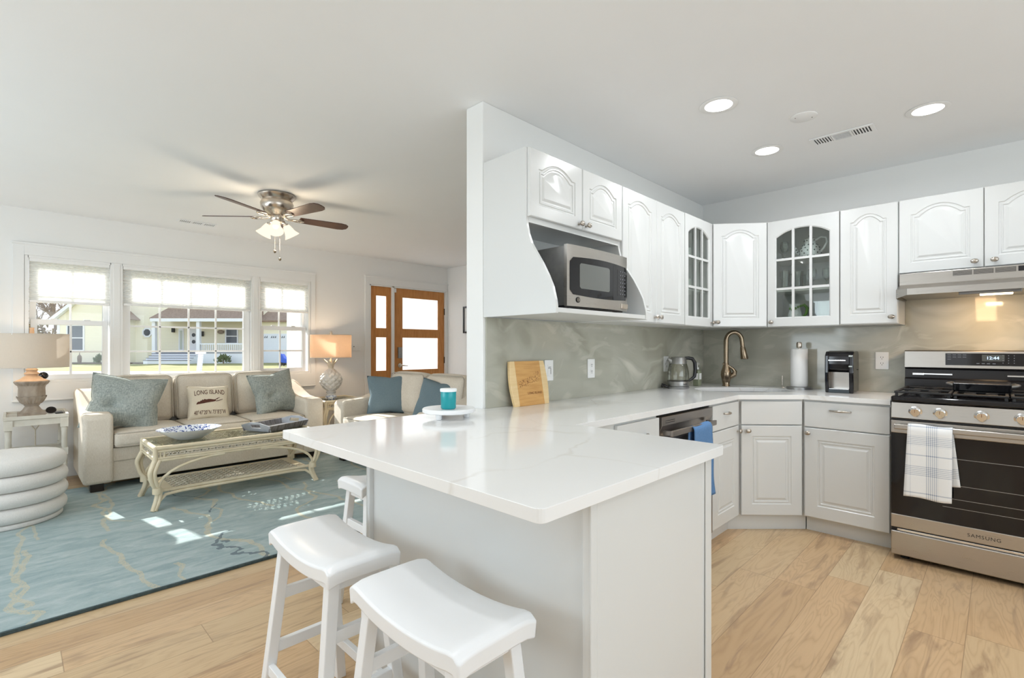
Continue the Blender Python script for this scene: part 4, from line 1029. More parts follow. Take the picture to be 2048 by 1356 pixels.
# kettle
kx, ky = 3.625, 1.775
t = thing('electric_kettle', 'glass electric kettle with steel base and black loop handle', 'kettle', (kx, ky, ZC))
MB().lathe([(.080, 0), (.082, .004), (.082, .014), (.076, .017)], (kx, ky, ZC), 32).build('power_base', 'brushed_grey', t, smooth=40)
MB().lathe([(.079, .018), (.080, .022), (.080, .052), (.0785, .056)], (kx, ky, ZC), 32).build('steel_band', 'brushed_grey', t, smooth=40)
MB().lathe([(.0795, .0565), (.081, .0575), (.081, .0605), (.079, .0615)], (kx, ky, ZC), 32).build('trim_ring', 'black_plastic', t, smooth=40)
MB().lathe([(.078, .0616), (.080, .08), (.079, .12), (.072, .165), (.064, .190)], (kx, ky, ZC), 32)
MB().grid(lambda u, v: (kx + [.078, .0805, .080, .077, .071, .064][round(v * 5)] * math.cos(2 * PI * u), ky + [.078, .0805, .080, .077, .071, .064][round(v * 5)] * math.sin(2 * PI * u), ZC + [.0616, .085, .11, .14, .168, .192][round(v * 5)]), 32, 5, True).build('glass_jug', 'kettle_glass', t, smooth=60)
MB().lathe([(.0645, .190), (.0645, .196), (.058, .225), (.052, .240), (.040, .243), (.001, .244)], (kx, ky, ZC), 32).build('lid', 'brushed_grey', t, smooth=40)
hd = Vector((.78, -.62)).normalized()
def kp(r, z): return (kx + hd.x * r, ky + hd.y * r, ZC + z)
MB().tube([kp(.045, .232), kp(.08, .234), kp(.115, .228), kp(.135, .20), kp(.14, .14), (kp(.132, .09)), kp(.105, .068), kp(.078, .055)], [.010, .013, .014, .014, .014, .013, .011, .009], 12).build('handle', 'black_plastic', t, smooth=60)
m = MB().tube([(kx - hd.x * .052, ky - hd.y * .052, ZC + .205), (kx - hd.x * .082, ky - hd.y * .082, ZC + .228)], [.022, .008], 12); m.build('spout', 'brushed_grey', t, smooth=60)
m = MB()
for k in range(5): m.box(-.006, .006, -.0812, -.0806, .075 + k * .014, .0765 + k * .014)
m.xf(Matrix.Translation((kx, ky, ZC)) @ Matrix.Rotation(math.radians(-22), 4, 'Z')); m.build('level_marks', 'dark_slot', t)
screen_text(t, 'maker_lettering', 'dark_slot', 'Breville', .011, Matrix.Translation((kx, ky, ZC)) @ Matrix.Rotation(math.radians(-25), 4, 'Z') @ MX((0, -.0806, .037), (1, 0, 0), (0, 0, 1)))
o = MB().tube([(3.53, 1.86, ZC + .012), (3.52, 1.85, ZC + .03), (3.54, 1.845, ZC + .022), (3.55, 1.81, ZC + .006)], [.01, .016, .01, .004], 10).build('kettle_plug', 'black_plastic', smooth=60); tag(o, 'coiled black cord end on the counter left of the kettle', 'cord')
# soap bottle
sx, sy = 3.955, 1.772
t = thing('soap_bottle', 'clear square soap bottle with white pump and label behind the kettle', 'soap bottle', (sx, sy, ZC))
MB().box(sx - .026, sx + .026, sy - .026, sy + .026, ZC, ZC + .135).build('bottle', 'soap_green', t, bevel=.008, seg=3)
MB().box(sx - .020, sx + .020, sy - .0275, sy - .0262, ZC + .055, ZC + .105).box(sx - .0275, sx - .0262, sy - .020, sy + .020, ZC + .055, ZC + .105).build('label', 'paper', t)
MB().lathe([(.014, .135), (.014, .152), (.005, .154), (.005, .178), (.012, .180), (.012, .190), (.001, .192)], (sx, sy, ZC), 16).tube([(sx, sy, ZC + .186), (sx - .02, sy - .02, ZC + .186), (sx - .026, sy - .026, ZC + .178)], .004, 8).build('pump', 'plastic_white', t, smooth=40)
# bamboo board leaning on the backsplash
t = thing('cutting_board', 'bamboo cutting board with pale side strips and engraved map leaning on the backsplash', 'cutting board', (2.0, 1.84, ZC))
def outline(w, h, bow_): 
    L = []
    for i in range(9): v = i / 8; L.append((w / 2 + bow_ * math.sin(PI * v) - .006, v * h))
    return L
w_, h_ = .285, .245; th = .018; R_ = outline(w_, h_, .014); Lf = [(-x, z) for x, z in reversed(R_)]
P = R_ + Lf
Mb = Matrix.Translation((2.005, 1.821, ZC)) @ Matrix.Rotation(math.radians(-10.5), 4, 'X')
xs = w_ / 2 - .042
for nm, mt_, clip in (('centre_strip', 'bamboo', 0), ('pale_strip', 'bamboo_light', 1), ('pale_strip', 'bamboo_light', -1)):
    if clip == 0: Q = [(-xs, 0), (xs, 0), (xs, h_), (-xs, h_)]
    elif clip == 1: Q = [(xs, 0)] + R_ + [(xs, h_)]
    else: Q = [(-xs, h_)] + Lf + [(-xs, 0)]
    m = MB().prism(Q, 'y', 0, th); m.xf(Mb); m.build(nm, mt_, t, bevel=.002)
random.seed(11); m = MB()
for k in range(150):
    u_ = random.random(); x = -.085 + u_ * .165; z = .115 + .035 * u_ + random.uniform(-.022, .022) * (1 - .6 * abs(u_ - .4)); a = random.uniform(0, PI); l_ = random.uniform(.003, .009)
    if u_ > .75: z += random.choice((.018, -.004))
    m.bar((x, -.0004, z), (x + l_ * math.cos(a), -.0004, z + l_ * math.sin(a) * .6), .0013, .0008, (0, 1, 0))
m.xf(Mb); m.build('engraved_map', 'engraving', t)
screen_text(t, 'engraved_lettering', 'engraving', 'LONG ISLAND', .018, Mb @ MX((.030, -.0006, .066), (1, 0, 0), (0, 0, 1)))
# riser and candle
t = thing('round_riser', 'round whitewashed wooden riser on small feet at the counter end', 'riser', (1.385, 1.77, ZC))
rx, ry = 1.385, 1.77
MB().lathe([(.001, .024), (.112, .024), (.118, .027), (.119, .040), (.115, .044), (.001, .044)], (rx, ry, ZC), 48).build('disc', 'stool_white', t, smooth=40)
for a in (200, 320, 80): MB().lathe([(.011, 0), (.013, .004), (.013, .024)], (rx + .082 * math.cos(math.radians(a)), ry + .082 * math.sin(math.radians(a)), ZC), 14).build('foot', 'stool_white', t, smooth=40)
t = thing('jar_candle', 'turquoise glass jar candle with white lid on the round riser', 'candle', (1.355, 1.735, ZC + .0445)); cx, cy, cz = 1.355, 1.735, ZC + .0445
MB().lathe([(.001, 0), (.028, 0), (.0335, .006), (.0345, .075), (.0335, .078)], (cx, cy, cz), 32).build('jar', 'teal_glass', t, smooth=50)
MB().lathe([(.001, .077), (.0365, .077), (.037, .079), (.037, .088), (.035, .090), (.001, .090)], (cx, cy, cz), 32).build('lid', 'candle_wax', t, smooth=40)

# ================================================================ behind the glass doors
def lathe_thing(name, label, cat, prof, c_, matn, group=None, seg=24):
    o = MB().lathe(prof, c_, seg).build(name, matn, smooth=50); return tag(o, label, cat, group)
S0, S1, S2 = ZU + .0165, ZU + .2765, ZU + .5085
tx, ty = 4.205, 1.015
t = thing('teapot', 'white teapot with dark dots behind the glass cabinet door', 'teapot', (tx, ty, S2))
prof = [(.001, 0), (.052, 0), (.060, .006), (.072, .035), (.068, .065), (.048, .10), (.036, .118), (.040, .145), (.034, .148), (.028, .152), (.012, .162), (.001, .164)]
MB().lathe(prof, (tx, ty, S2), 28).build('body', 'white_ceramic', t, smooth=50)
MB().ball((tx, ty, S2 + .172), .011).build('lid_knob', 'dot_dark', t, smooth=60)
MB().tube([(tx - .01, ty + .055, S2 + .04), (tx - .015, ty + .085, S2 + .06), (tx - .02, ty + .108, S2 + .115)], [.016, .012, .008], 12).build('spout', 'white_ceramic', t, smooth=60)
MB().tube([(tx - .005, ty - .038, S2 + .135), (tx - .01, ty - .072, S2 + .155), (tx - .01, ty - .105, S2 + .145), (tx - .01, ty - .112, S2 + .11), (tx - .008, ty - .092, S2 + .07), (tx - .004, ty - .068, S2 + .045)], .0075, 10).build('handle', 'white_ceramic', t, smooth=60)
m = MB()
def rad(z):
    for (r0, z0), (r1, z1) in zip(prof, prof[1:]):
        if z0 <= z <= z1 and z1 > z0: return r0 + (r1 - r0) * (z - z0) / (z1 - z0)
    return .05
for i, z in enumerate((.018, .038, .058, .080, .102, .135)):
    for k in range(10):
        a = 2 * PI * (k + .5 * (i % 2)) / 10; r = rad(z); m.ball((tx + r * math.cos(a), ty + r * math.sin(a), S2 + z), .0058, (1, 1, 1), 8, 5)
for q in ((-.018, .085, .075), (-.026, .075, .055), (-.02, .098, .095)): m.ball((tx + q[0] - .01, ty + q[1], S2 + q[2]), .006, (1, 1, 1), 8, 5)
m.build('dots', 'dot_dark', t, smooth=60)
px, py = 4.14, 1.10
t = thing('pitcher', 'small white pitcher with green handle and leaves on the bottom glass shelf', 'pitcher', (px, py, S0))
pf = [(.001, 0), (.036, 0), (.044, .01), (.05, .045), (.044, .085), (.034, .12), (.038, .155), (.036, .155), (.030, .12)]
MB().lathe(pf, (px, py, S0), 24).build('body', 'white_ceramic', t, smooth=50)
MB().tube([(px - .005, py - .032, S0 + .135), (px - .01, py - .065, S0 + .145), (px - .01, py - .085, S0 + .12), (px - .01, py - .078, S0 + .08), (px - .006, py - .046, S0 + .04)], [.008, .010, .011, .010, .007], 10).build('handle', 'leaf_green', t, smooth=60)
m = MB()
for (a, z, s_) in ((170, .11, .012), (200, .12, .010), (185, .06, .013), (150, .07, .011), (215, .07, .010), (140, .12, .009), (225, .13, .009)):
    a = math.radians(a); r = .040; m.ball((px + r * math.cos(a), py + r * math.sin(a), S0 + z), s_, (.5, .8, 1.0), 8, 6)
m.build('leaves', 'leaf_green', t, smooth=60)
t = lathe_thing('crock', 'pale green ribbed crock on the bottom glass shelf', 'crock', [(.001, 0), (.054, 0), (.058, .01), (.060, .08), (.054, .15), (.056, .165), (.052, .165), (.050, .15)], (4.165, .90, S0), 'crock_grey')
m0 = None
gp = [(.001, 0), (.024, .0), (.026, .003), (.004, .008), (.0035, .05), (.006, .056), (.026, .075), (.033, .10), (.030, .13), (.026, .145), (.025, .145), (.029, .13), (.031, .10), (.024, .077), (.001, .062)]
for i, (x, y) in enumerate(((4.14, .985), (4.15, .895), (4.17, .848))):
    lathe_thing('stem_glass', ('stemmed glass nearest the middle of the centre shelf', 'stemmed glass between two others on the centre shelf', 'stemmed glass at the right end of the centre shelf')[i], 'glass', gp, (x, y, S1), 'clear_glass', 'stemmed glasses in the corner-side glass cabinet')
mg = [(.001, 0), (.030, 0), (.036, .02), (.037, .15), (.035, .15), (.034, .02), (.001, .008)]
for i, (x, y) in enumerate(((4.13, 1.165), (4.22, 1.10))):
    t = thing('glass_mug', ('tall clear glass mug at the left end of the centre shelf', 'tall clear glass mug set back between the first mug and the stemmed glasses')[i], 'mug', (x, y, S1), 0, 'tall glass mugs in the glass cabinet')
    MB().lathe(mg, (x, y, S1), 20).build('cup', 'clear_glass', t, smooth=50)
    MB().tube([(x, y - .036, S1 + .12), (x, y - .06, S1 + .115), (x, y - .062, S1 + .05), (x, y - .036, S1 + .035)], .006, 8).build('handle', 'clear_glass', t, smooth=60)
t = lathe_thing('glass_goblet', 'clear cut glass goblet beside the dotted teapot on the top shelf', 'glass', gp, (4.16, 1.175, S2), 'clear_glass')
for i, (z, lab) in enumerate(((S0, 'stack of pale plates on the lowest shelf of the narrow glass cabinet'), (S1, 'pale bowl on the middle shelf of the narrow glass cabinet'), (S2, 'white bowl on the top shelf of the narrow glass cabinet'))):
    pr_ = [(.001, 0), (.06, 0), (.09, .012), (.095, .05 if i == 0 else .08), (.09, .05 if i == 0 else .08), (.06, .02), (.001, .015)]
    lathe_thing('bowl' if i else 'plate_stack', lab, 'dishes', pr_, (3.55, 1.74, z), 'crock_grey')
# ================================================================ bar stools
def make_stool(label, loc, rz):
    """long saddle axis along local y"""
    t = thing('saddle_stool', label, 'bar stool', loc, rz, 'white saddle stools around the peninsula')
    L, w, zt, th = .455, .235, .622, .045
    def top(u, v):
        y = (v * 2 - 1); x = (u * 2 - 1); z = zt - .022 + .030 * abs(y) ** 2.2 - (.022 * max(0, (abs(y) - .86) / .14) ** 2) - .010 * abs(x) ** 6
        return (x * w / 2, y * L / 2, z)
    nu, nv = 8, 24; m = MB(); m.grid(top, nu, nv); n = len(m.v)
    m.grid(lambda u, v: ((u * 2 - 1) * w / 2 * .985, (v * 2 - 1) * L / 2 * .985, top(u, v)[2] - th + (.020 * (1 - abs(v * 2 - 1) ** 2))*0), nu, nv)
    W_ = nu + 1; ring = [i for i in range(nu)] + [j * W_ + nu for j in range(nv)] + [nv * W_ + nu - i for i in range(nu)] + [(nv - j) * W_ for j in range(nv)]
    b = len(m.v); m.f += [(ring[i], ring[(i + 1) % len(ring)], n + ring[(i + 1) % len(ring)], n + ring[i]) for i in range(len(ring))]; m.mi += [0] * len(ring)
    m.build('seat', 'stool_white', t, smooth=40, local=True, bevel=.006, seg=3)
    zt2 = .592; T = {}; 
    for sx in (-1, 1):
        for sy in (-1, 1):
            a = Vector((sx * .078, sy * .172, zt2 - .01)); b_ = Vector((sx * .135, sy * .215, .0)); T[(sx, sy)] = (a, b_)
            m = MB(); P = []
            for p, q in ((a, .034), (b_, .034)):
                P += [(p.x - q / 2, p.y - q / 2, p.z), (p.x + q / 2, p.y - q / 2, p.z), (p.x + q / 2, p.y + q / 2, p.z), (p.x - q / 2, p.y + q / 2, p.z)]
            m.add(P, [(3, 2, 1, 0), (4, 5, 6, 7), (0, 1, 5, 4), (1, 2, 6, 5), (2, 3, 7, 6), (3, 0, 4, 7)]); m.build('leg', 'stool_white', t, local=True, bevel=.003)
    def at(k, z): a, b_ = T[k]; f = (a.z - z) / (a.z - b_.z); return a + (b_ - a) * f
    for sx in (-1, 1):
        m = MB().bar(at((sx, -1), .155), at((sx, 1), .155), .020, .034); m.build('stretcher', 'stool_white', t, local=True, bevel=.002)
        m = MB().bar(at((sx, -1), .548), at((sx, 1), .548), .018, .040); m.build('apron', 'stool_white', t, local=True, bevel=.002)
    for sy in (-1, 1):
        for z in (.40, .22): m = MB().bar(at((-1, sy), z), at((1, sy), z), .020, .036); m.build('stretcher', 'stool_white', t, local=True, bevel=.002)
        m = MB().bar(at((-1, sy), .548), at((1, sy), .548), .018, .040); m.build('apron', 'stool_white', t, local=True, bevel=.002)
    return t
st = make_stool('white saddle stool nearest the camera at the peninsula side', (.738, .990, 0), 0)
dup(st, (.728, 1.545, 0), 0, 'white saddle stool second from the camera, in front of the rug')
dup(st, (1.315, 2.13, 0), PI / 2, 'white saddle stool mostly hidden at the far end of the peninsula')

# ================================================================ rug
o = MB().box(-.9, 3.25, 3.03, 5.66, .003, .018).build('area_rug', 'rug_wool', bevel=.004)
tag(o, 'pale blue-green wool rug with thin gold branching lines', 'rug')
m = MB(); 
for bx in ((-.912, 3.262, 3.018, 3.031), (-.912, 3.262, 5.659, 5.672), (-.912, -.899, 3.031, 5.659), (3.249, 3.262, 3.031, 5.659)): m.box(bx[0], bx[1], bx[2], bx[3], .002, .016)
e = m.build('binding', 'rug_binding'); e.parent = o; e.location = e.location - o.location; plabel(e, 'dark bound edge')

# ================================================================ sofas
def sofa(name, label, loc, rz, Wd, ncush, D=.91, group=None, fz=.001):
    t = thing(name, label, 'sofa', loc, rz, group); aw = .20; H = .50
    for sx in (0, 1):
        x0, x1 = (0, aw) if sx == 0 else (Wd - aw, Wd)
        P = [(.0, .085), (D, .085), (D, .82), (D - .10, .845), (D - .22, .82), (D - .42, .735), (D - .58, .685), (D - .75, .672), (.045, .668), (.012, .650), (.0, .620)]
        m = MB().prism(P, 'x', x0, x1); m.build('arm', 'sofa_fabric', t, local=True, bevel=.028, seg=4, smooth=40)
    MB().box(aw - .01, Wd - aw + .01, .045, D - .05, .085, .26).box(aw - .01, Wd - aw + .01, .035, .085, .255, .37).build('base', 'sofa_fabric', t, local=True, bevel=.008, seg=2)
    m = MB(); rbox(m, aw - .012, Wd - aw + .012, D - .19, D - .005, .10, .865, .05, (0, 0, 0), 8); m.build('back', 'sofa_fabric', t, local=True, smooth=60)
    cw = (Wd - 2 * aw) / ncush
    for i in range(ncush):
        x0 = aw + i * cw
        m = MB(); rbox(m, x0 + .003, x0 + cw - .003, .0, D - .30, .375, .500, .030, (0, .004, .028)); s = m.build('seat_cushion', 'sofa_fabric', t, local=True, smooth=60)
        m = MB()
        for z in (.382, .493): m.tube([(x0 + .008, D - .34, z), (x0 + .008, .03, z), (x0 + .03, .006, z), (x0 + cw - .03, .006, z), (x0 + cw - .008, .03, z), (x0 + cw - .008, D - .34, z)], .0052, 6)
        m.build('piping', 'piping_fabric', s, local=True, smooth=60)
        m = MB(); rbox(m, x0 + .004, x0 + cw - .004, -.085, .085, -.225, .225, .07, (.006, .045, .018)); m.xf(Matrix.Translation((0, D - .275, .725)) @ Matrix.Rotation(math.radians(-9), 4, 'X'))
        s = m.build('back_cushion', 'sofa_fabric', t, local=True, smooth=60)
        m = MB(); xa, xb = x0 + .018, x0 + cw - .018; P = []
        for k in range(9): a = PI - k * PI / 16; P.append((xa + .05 + .05 * math.cos(a), -.083, .165 + .05 * math.sin(a)))
        for k in range(9): a = PI / 2 - k * PI / 16; P.append((xb - .05 + .05 * math.cos(a), -.083, .165 + .05 * math.sin(a)))
        P = [(xa, -.083, -.20)] + P + [(xb, -.083, -.20)]
        m.tube(P, .0055, 6); m.xf(Matrix.Translation((0, D - .275, .725)) @ Matrix.Rotation(math.radians(-9), 4, 'X')); m.build('piping', 'piping_fabric', s, local=True, smooth=60)
    for x in (.05, Wd - .14):
        for y in (.04, D - .12): MB().box(x, x + .09, y, y + .09, .018 if y < .3 else fz, .09).build('foot', 'dark_wood_leg', t, local=True, bevel=.004)
    return t
sofa('sofa', 'long beige three seat sofa under the windows', (.405, 5.35, 0), 0, 2.03, 3)
sofa('loveseat', 'beige loveseat with its back to the entry door', (2.44, 5.13, 0), R90, 1.72, 2, fz=.018)

# ================================================================ throw pillows
def pillow_pt(w, h, th, ear=.10):
    def f(u, v, side=-1):
        x, z = u * 2 - 1, v * 2 - 1
        k = 1 - ear * (1 - (abs(x * z)) ** .8) * (max(abs(x), abs(z)) ** 2) * 1.0
        X, Z = x * w / 2 * k, z * h / 2 * k
        T = th / 2 * (max(0, 1 - x ** 4) ** .55) * (max(0, 1 - z ** 4) ** .55) * (1 - .12 * (x * x + z * z))
        return Vector((X, side * T, Z))
    return f
def pillow(label, matn, w, h, th, M, tilt=0, ear=.10, piping=None, dent=0, name='throw_pillow', group=None):
    """M: world matrix of the pillow centre"""
    loc = M.to_translation(); t = thing(name, label, 'pillow', (loc.x, loc.y, loc.z), 0, group)
    f = pillow_pt(w, h, th, ear); m = MB(); N = 22
    def wr(p, u, v): 
        if dent: d = math.exp(-((u - .36) ** 2 / .012 + (v - .42) ** 2 / .0035)) * dent * 1.3 + math.exp(-((u - .72) ** 2 / .010 + (v - .12) ** 2 / .01)) * dent * .7; p = p + Vector((0, d, 0))
        return p
    m.grid(lambda u, v: wr(f(u, v, -1), u, v), N, N); m.grid(lambda u, v: f(u, v, 1), N, N); m.xf(M); m.build('cover', matn, t, smooth=80)
    if piping:
        P = [f(k / 16, 0) for k in range(16)] + [f(1, k / 16) for k in range(16)] + [f(1 - k / 16, 1) for k in range(16)] + [f(0, 1 - k / 16) for k in range(17)]
        m = MB().tube(P, .0035, 6); m.xf(M); m.build('edge_cord', piping, t, smooth=60)
    return t, f
def PM(x, y, z, lean=0, yaw=0, roll=0):
    return Matrix.Translation((x, y, z)) @ Matrix.Rotation(math.radians(yaw), 4, 'Z') @ Matrix.Rotation(math.radians(-lean), 4, 'X') @ Matrix.Rotation(math.radians(roll), 4, 'Y')
pillow('large grey-green linen pillow at the left end of the sofa', 'green_pillow_fabric', .56, .50, .20, PM(.715, 5.62, .735, 20, -14, 9), ear=.16, dent=.05, piping='green_pillow_fabric')
pillow('grey-green linen pillow at the right end of the sofa', 'green_pillow_fabric', .50, .47, .18, PM(2.03, 5.70, .735, 16, 10, -7), ear=.17, dent=.03, piping='green_pillow_fabric')
Mp = PM(1.395, 5.70, .672, 17, -4, 1)
t, f = pillow('small cream pillow printed LONG ISLAND with a brown island shape', 'cream_pillow_fabric', .37, .35, .13, Mp, ear=.09)
def on_pillow(vs, fs, name, matn, fx=lambda p: p):
    m = MB(); out = []
    for v in vs:
        p = fx(v); u, w_ = .5 + p[0] / .37, .5 + p[1] / .35; q = f(u, w_, -1); out.append(q + Vector((0, -.0035, 0)))
    m.add(out, fs); m.xf(Mp); m.build(name, matn, t)
vs, fs = text_mesh('LONG ISLAND', .062); wd = max(v.x for v in vs) - min(v.x for v in vs)
on_pillow(vs, fs, 'upper_lettering', 'pillow_print', lambda v: (v.x / wd * .270 + .004, v.y * 1.15 + .098 - .30 * (v.x / wd * .27) ** 2 * 2))
vs, fs = text_mesh('40\u00b047\'20"N 73\u00b08\'5"W', .060); wd = max(v.x for v in vs) - min(v.x for v in vs)
on_pillow(vs, fs, 'lower_lettering', 'pillow_print', lambda v: (v.x / wd * .285 + .006, v.y * 1.0 - .113))
isl_t = [(-.120, -.010), (-.112, .006), (-.10, .014), (-.088, .012), (-.080, .024), (-.070, .022), (-.066, .034), (-.054, .028), (-.046, .038), (-.036, .034), (-.026, .032), (-.01, .036), (.01, .034), (.03, .030), (.045, .028), (.056, .034)]
isl_b = [(-.120, -.014), (-.110, -.014), (-.10, -.011), (-.088, -.010), (-.080, -.009), (-.070, -.008), (-.066, -.007), (-.054, -.006), (-.046, -.004), (-.036, -.002), (-.026, 0), (-.01, .002), (.01, .005), (.03, .007), (.045, .010), (.056, .014)]
vs = [Vector((*p, 0)) for p in isl_t + isl_b]; n = len(isl_t); fs = [(i, i + 1, n + i + 1, n + i) for i in range(n - 1)]
k = len(vs); fork = [(.056, .034), (.078, .046), (.092, .052), (.094, .049), (.080, .040), (.064, .026), (.056, .014), (.080, .018), (.100, .026), (.122, .032), (.123, .028), (.100, .019), (.080, .011), (.056, .008)]
vs += [Vector((*p, 0)) for p in fork]; fs += [(k, k + 1, k + 4, k + 5), (k + 1, k + 2, k + 3, k + 4), (k + 6, k + 7, k + 12, k + 13), (k + 7, k + 8, k + 11, k + 12), (k + 8, k + 9, k + 10, k + 11)]
on_pillow(vs, fs, 'island_print', 'pillow_print', lambda v: (v.x * .98, v.y - .012))
pillow('slate blue velvet pillow on the far end of the loveseat', 'blue_pillow_fabric', .50, .44, .19, PM(2.90, 4.74, .715, 14, -40, -2), ear=.15)
pillow('slate blue velvet pillow on the near end of the loveseat behind the candle', 'blue_pillow_fabric', .44, .42, .18, PM(2.92, 3.93, .705, 20, -66, 8), ear=.15)

# ================================================================ ottoman
ox, oy = -.035, 4.955
t = thing('tiered_ottoman', 'round white boucle ottoman of stacked soft rings at the left edge', 'ottoman', (ox, oy, .018))
zs = [(.018, .052, .300), (.052, .158, .325), (.158, .262, .330), (.262, .368, .330), (.368, .480, .322)]
for i, (z0, z1, R_) in enumerate(zs):
    r = min((z1 - z0) / 2, .05) if i else .012; P = [(.001, z0)]
    for k in range(9): a = -PI / 2 + PI * k / 8; P.append((R_ - r + r * math.cos(a), (z0 + r if k < 4 else (z1 - r if k > 4 else (z0 + z1) / 2)) + (r * math.sin(a) if k != 4 else 0)))
    if i == 4: P += [(R_ * .6, z1 + .012), (R_ * .3, z1 + .016)]; P.append((.001, z1 + .017))
    else: P.append((.001, z1))
    MB().lathe(P, (ox, oy, 0), 56).build('base_ring' if i == 0 else ('top_cushion' if i == 4 else 'padded_ring'), 'boucle', t, smooth=60)

# ================================================================ rattan coffee table
def weave(m, x0, x1, y0, y1, fn, n, wd=.006, th=.004):
    """zig-zag cane lattice between two edges; fn maps (s, t) -> point"""
    for k in range(n):
        for a, b_ in (((k, 0), (k + 1, 1)), ((k, 1), (k + 1, 0)), ((k + .5, 0), (k + .5, 1))):
            m.bar(fn(a[0] / n, a[1]), fn(b_[0] / n, b_[1]), wd, th, fn(0, 0, True))
def smooth_path(P, n=5):
    P = [Vector(p) for p in P]; Q = [P[0] * 2 - P[1]] + P + [P[-1] * 2 - P[-2]]; out = []
    for i in range(1, len(Q) - 2):
        for k in range(n):
            t_ = k / n; a, b_, c_, d_ = Q[i - 1], Q[i], Q[i + 1], Q[i + 2]
            out.append(.5 * ((2 * b_) + (c_ - a) * t_ + (2 * a - 5 * b_ + 4 * c_ - d_) * t_ ** 2 + (3 * b_ - a - 3 * c_ + d_) * t_ ** 3))
    return out + [P[-1]]
def rattan_table(name, label, x0, x1, y0, y1, H, apron, shelf, cat='coffee table'):
    t = thing(name, label, cat, ((x0 + x1) / 2, (y0 + y1) / 2, 0)); r = .016; za = H - apron
    m = MB()
    for (a, b_) in (((x0, y0), (x1, y0)), ((x1, y0), (x1, y1)), ((x1, y1), (x0, y1)), ((x0, y1), (x0, y0))):
        m.tube([(a[0], a[1], H - r), (b_[0], b_[1], H - r)], r, 10); m.ball((a[0], a[1], H - r), r * 1.05, (1, 1, 1), 10, 8)
    m.build('top_rim', 'rattan', t, smooth=60)
    m = MB()
    for z in (H - .040, za + .022, za + .006): 
        for (a, b_) in (((x0, y0), (x1, y0)), ((x1, y0), (x1, y1)), ((x1, y1), (x0, y1)), ((x0, y1), (x0, y0))): m.tube([(a[0], a[1], z), (b_[0], b_[1], z)], .010, 8)
    for a in (x0, x1):
        for b_ in (y0, y1): m.tube([(a, b_, za), (a, b_, H - .02)], .017, 10)
    for i in (.045, .02):
        for yy in (y0, y1): m.tube([(x0 + i + .01, yy, za + .02), (x0 + i + .01, yy, H - .04)], .006, 6).tube([(x1 - i - .01, yy, za + .02), (x1 - i - .01, yy, H - .04)], .006, 6)
    m.build('apron_frame', 'rattan', t, smooth=60)
    zA, zB = za + .036, H - .054; n = max(3, int((x1 - x0 - .14) / .048))
    for yy in (y0, y1):
        m = MB()
        def fn(s, q, nrm=False): return (0, 1, 0) if nrm else (x0 + .07 + (x1 - x0 - .14) * s, yy, zA + (zB - zA) * q)
        weave(m, 0, 0, 0, 0, fn, n, .007, .005); plabel(m.build('woven_apron', 'cane_wrap', t), 'open woven cane band along the long side')
    n2 = max(3, int((y1 - y0 - .14) / .048))
    for xx in (x0, x1):
        m = MB()
        def fn(s, q, nrm=False): return (1, 0, 0) if nrm else (xx, y0 + .07 + (y1 - y0 - .14) * s, zA + (zB - zA) * q)
        weave(m, 0, 0, 0, 0, fn, n2, .007, .005); plabel(m.build('woven_apron', 'cane_wrap', t), 'open woven cane band across the end')
    MB().box(x0 + .012, x1 - .012, y0 + .012, y1 - .012, H - .014, H - .006).build('glass_top', 'table_glass', t)
    m = MB(); m.box(x0 + .01, x1 - .01, y0 + .01, y0 + .055, H - .03, H - .016).box(x0 + .01, x1 - .01, y1 - .055, y1 - .01, H - .03, H - .016).box(x0 + .01, x0 + .055, y0 + .055, y1 - .055, H - .03, H - .016).box(x1 - .055, x1 - .01, y0 + .055, y1 - .055, H - .03, H - .016)
    m.build('top_ledge', 'rattan', t, bevel=.003)
    m = MB(); nx = int((x1 - x0 - .1) / .045); ny = max(4, int((y1 - y0 - .1) / .09))
    for r_ in range(ny):
        def fn(s, q, nrm=False): return (0, 0, 1) if nrm else (x0 + .05 + (x1 - x0 - .1) * s, y0 + .05 + (y1 - y0 - .1) * (r_ + q) / ny, H - .022)
        weave(m, 0, 0, 0, 0, fn, nx, .004, .014)
    plabel(m.build('woven_top_panel', 'rattan', t), 'open woven cane panel under the glass')
    for sx in (-1, 1):
        for sy in (-1, 1):
            X = x0 if sx < 0 else x1; Y = y0 if sy < 0 else y1; m = MB(); k = H / .495
            for off in ((0, 0), (sx * -.026, 0), (0, sy * -.026)):
                q = [(X + off[0], Y + off[1], za + .01), (X + sx * .018 + off[0], Y + sy * .012 + off[1], za - .03), (X + sx * .034 + off[0], Y + sy * .02 + off[1], za - .085 * k), (X + sx * .014 + off[0] * .8, Y + sy * .004 + off[1] * .8, za - .17 * k), (X + sx * -.014 + off[0] * .7, Y - sy * .012 + off[1] * .7, shelf + .02), (X - sx * .010 + off[0] * .7, Y - sy * .01 + off[1] * .7, shelf - .05), (X + sx * .018 + off[0] * .6, Y + sy * .014 + off[1] * .6, .019)]
                q = smooth_path(q, 5); m.tube(q, .0145, 10)
            m.tube([(X - sx * .012, Y - sy * .012, shelf + .035), (X - sx * .012, Y - sy * .012, shelf - .01)], .030, 12)
            m.build('leg', 'rattan', t, smooth=60)
    for Y, sy in ((y0, -1), (y1, 1)):
        for X, sx in ((x0, -1), (x1, 1)):
            L = min(.44, (x1 - x0) * .38)
            P = [(X - sx * (.02 + L * (1 - math.cos(PI / 2 * k / 8))), Y + 0, shelf + .04 + (za - shelf - .045) * math.sin(PI / 2 * k / 8)) for k in range(9)]
            MB().tube(P, .011, 8).build('arched_brace', 'rattan', t, smooth=60)
    # lower shelf
    m = MB(); ya, yb = y0 + .045, y1 - .045
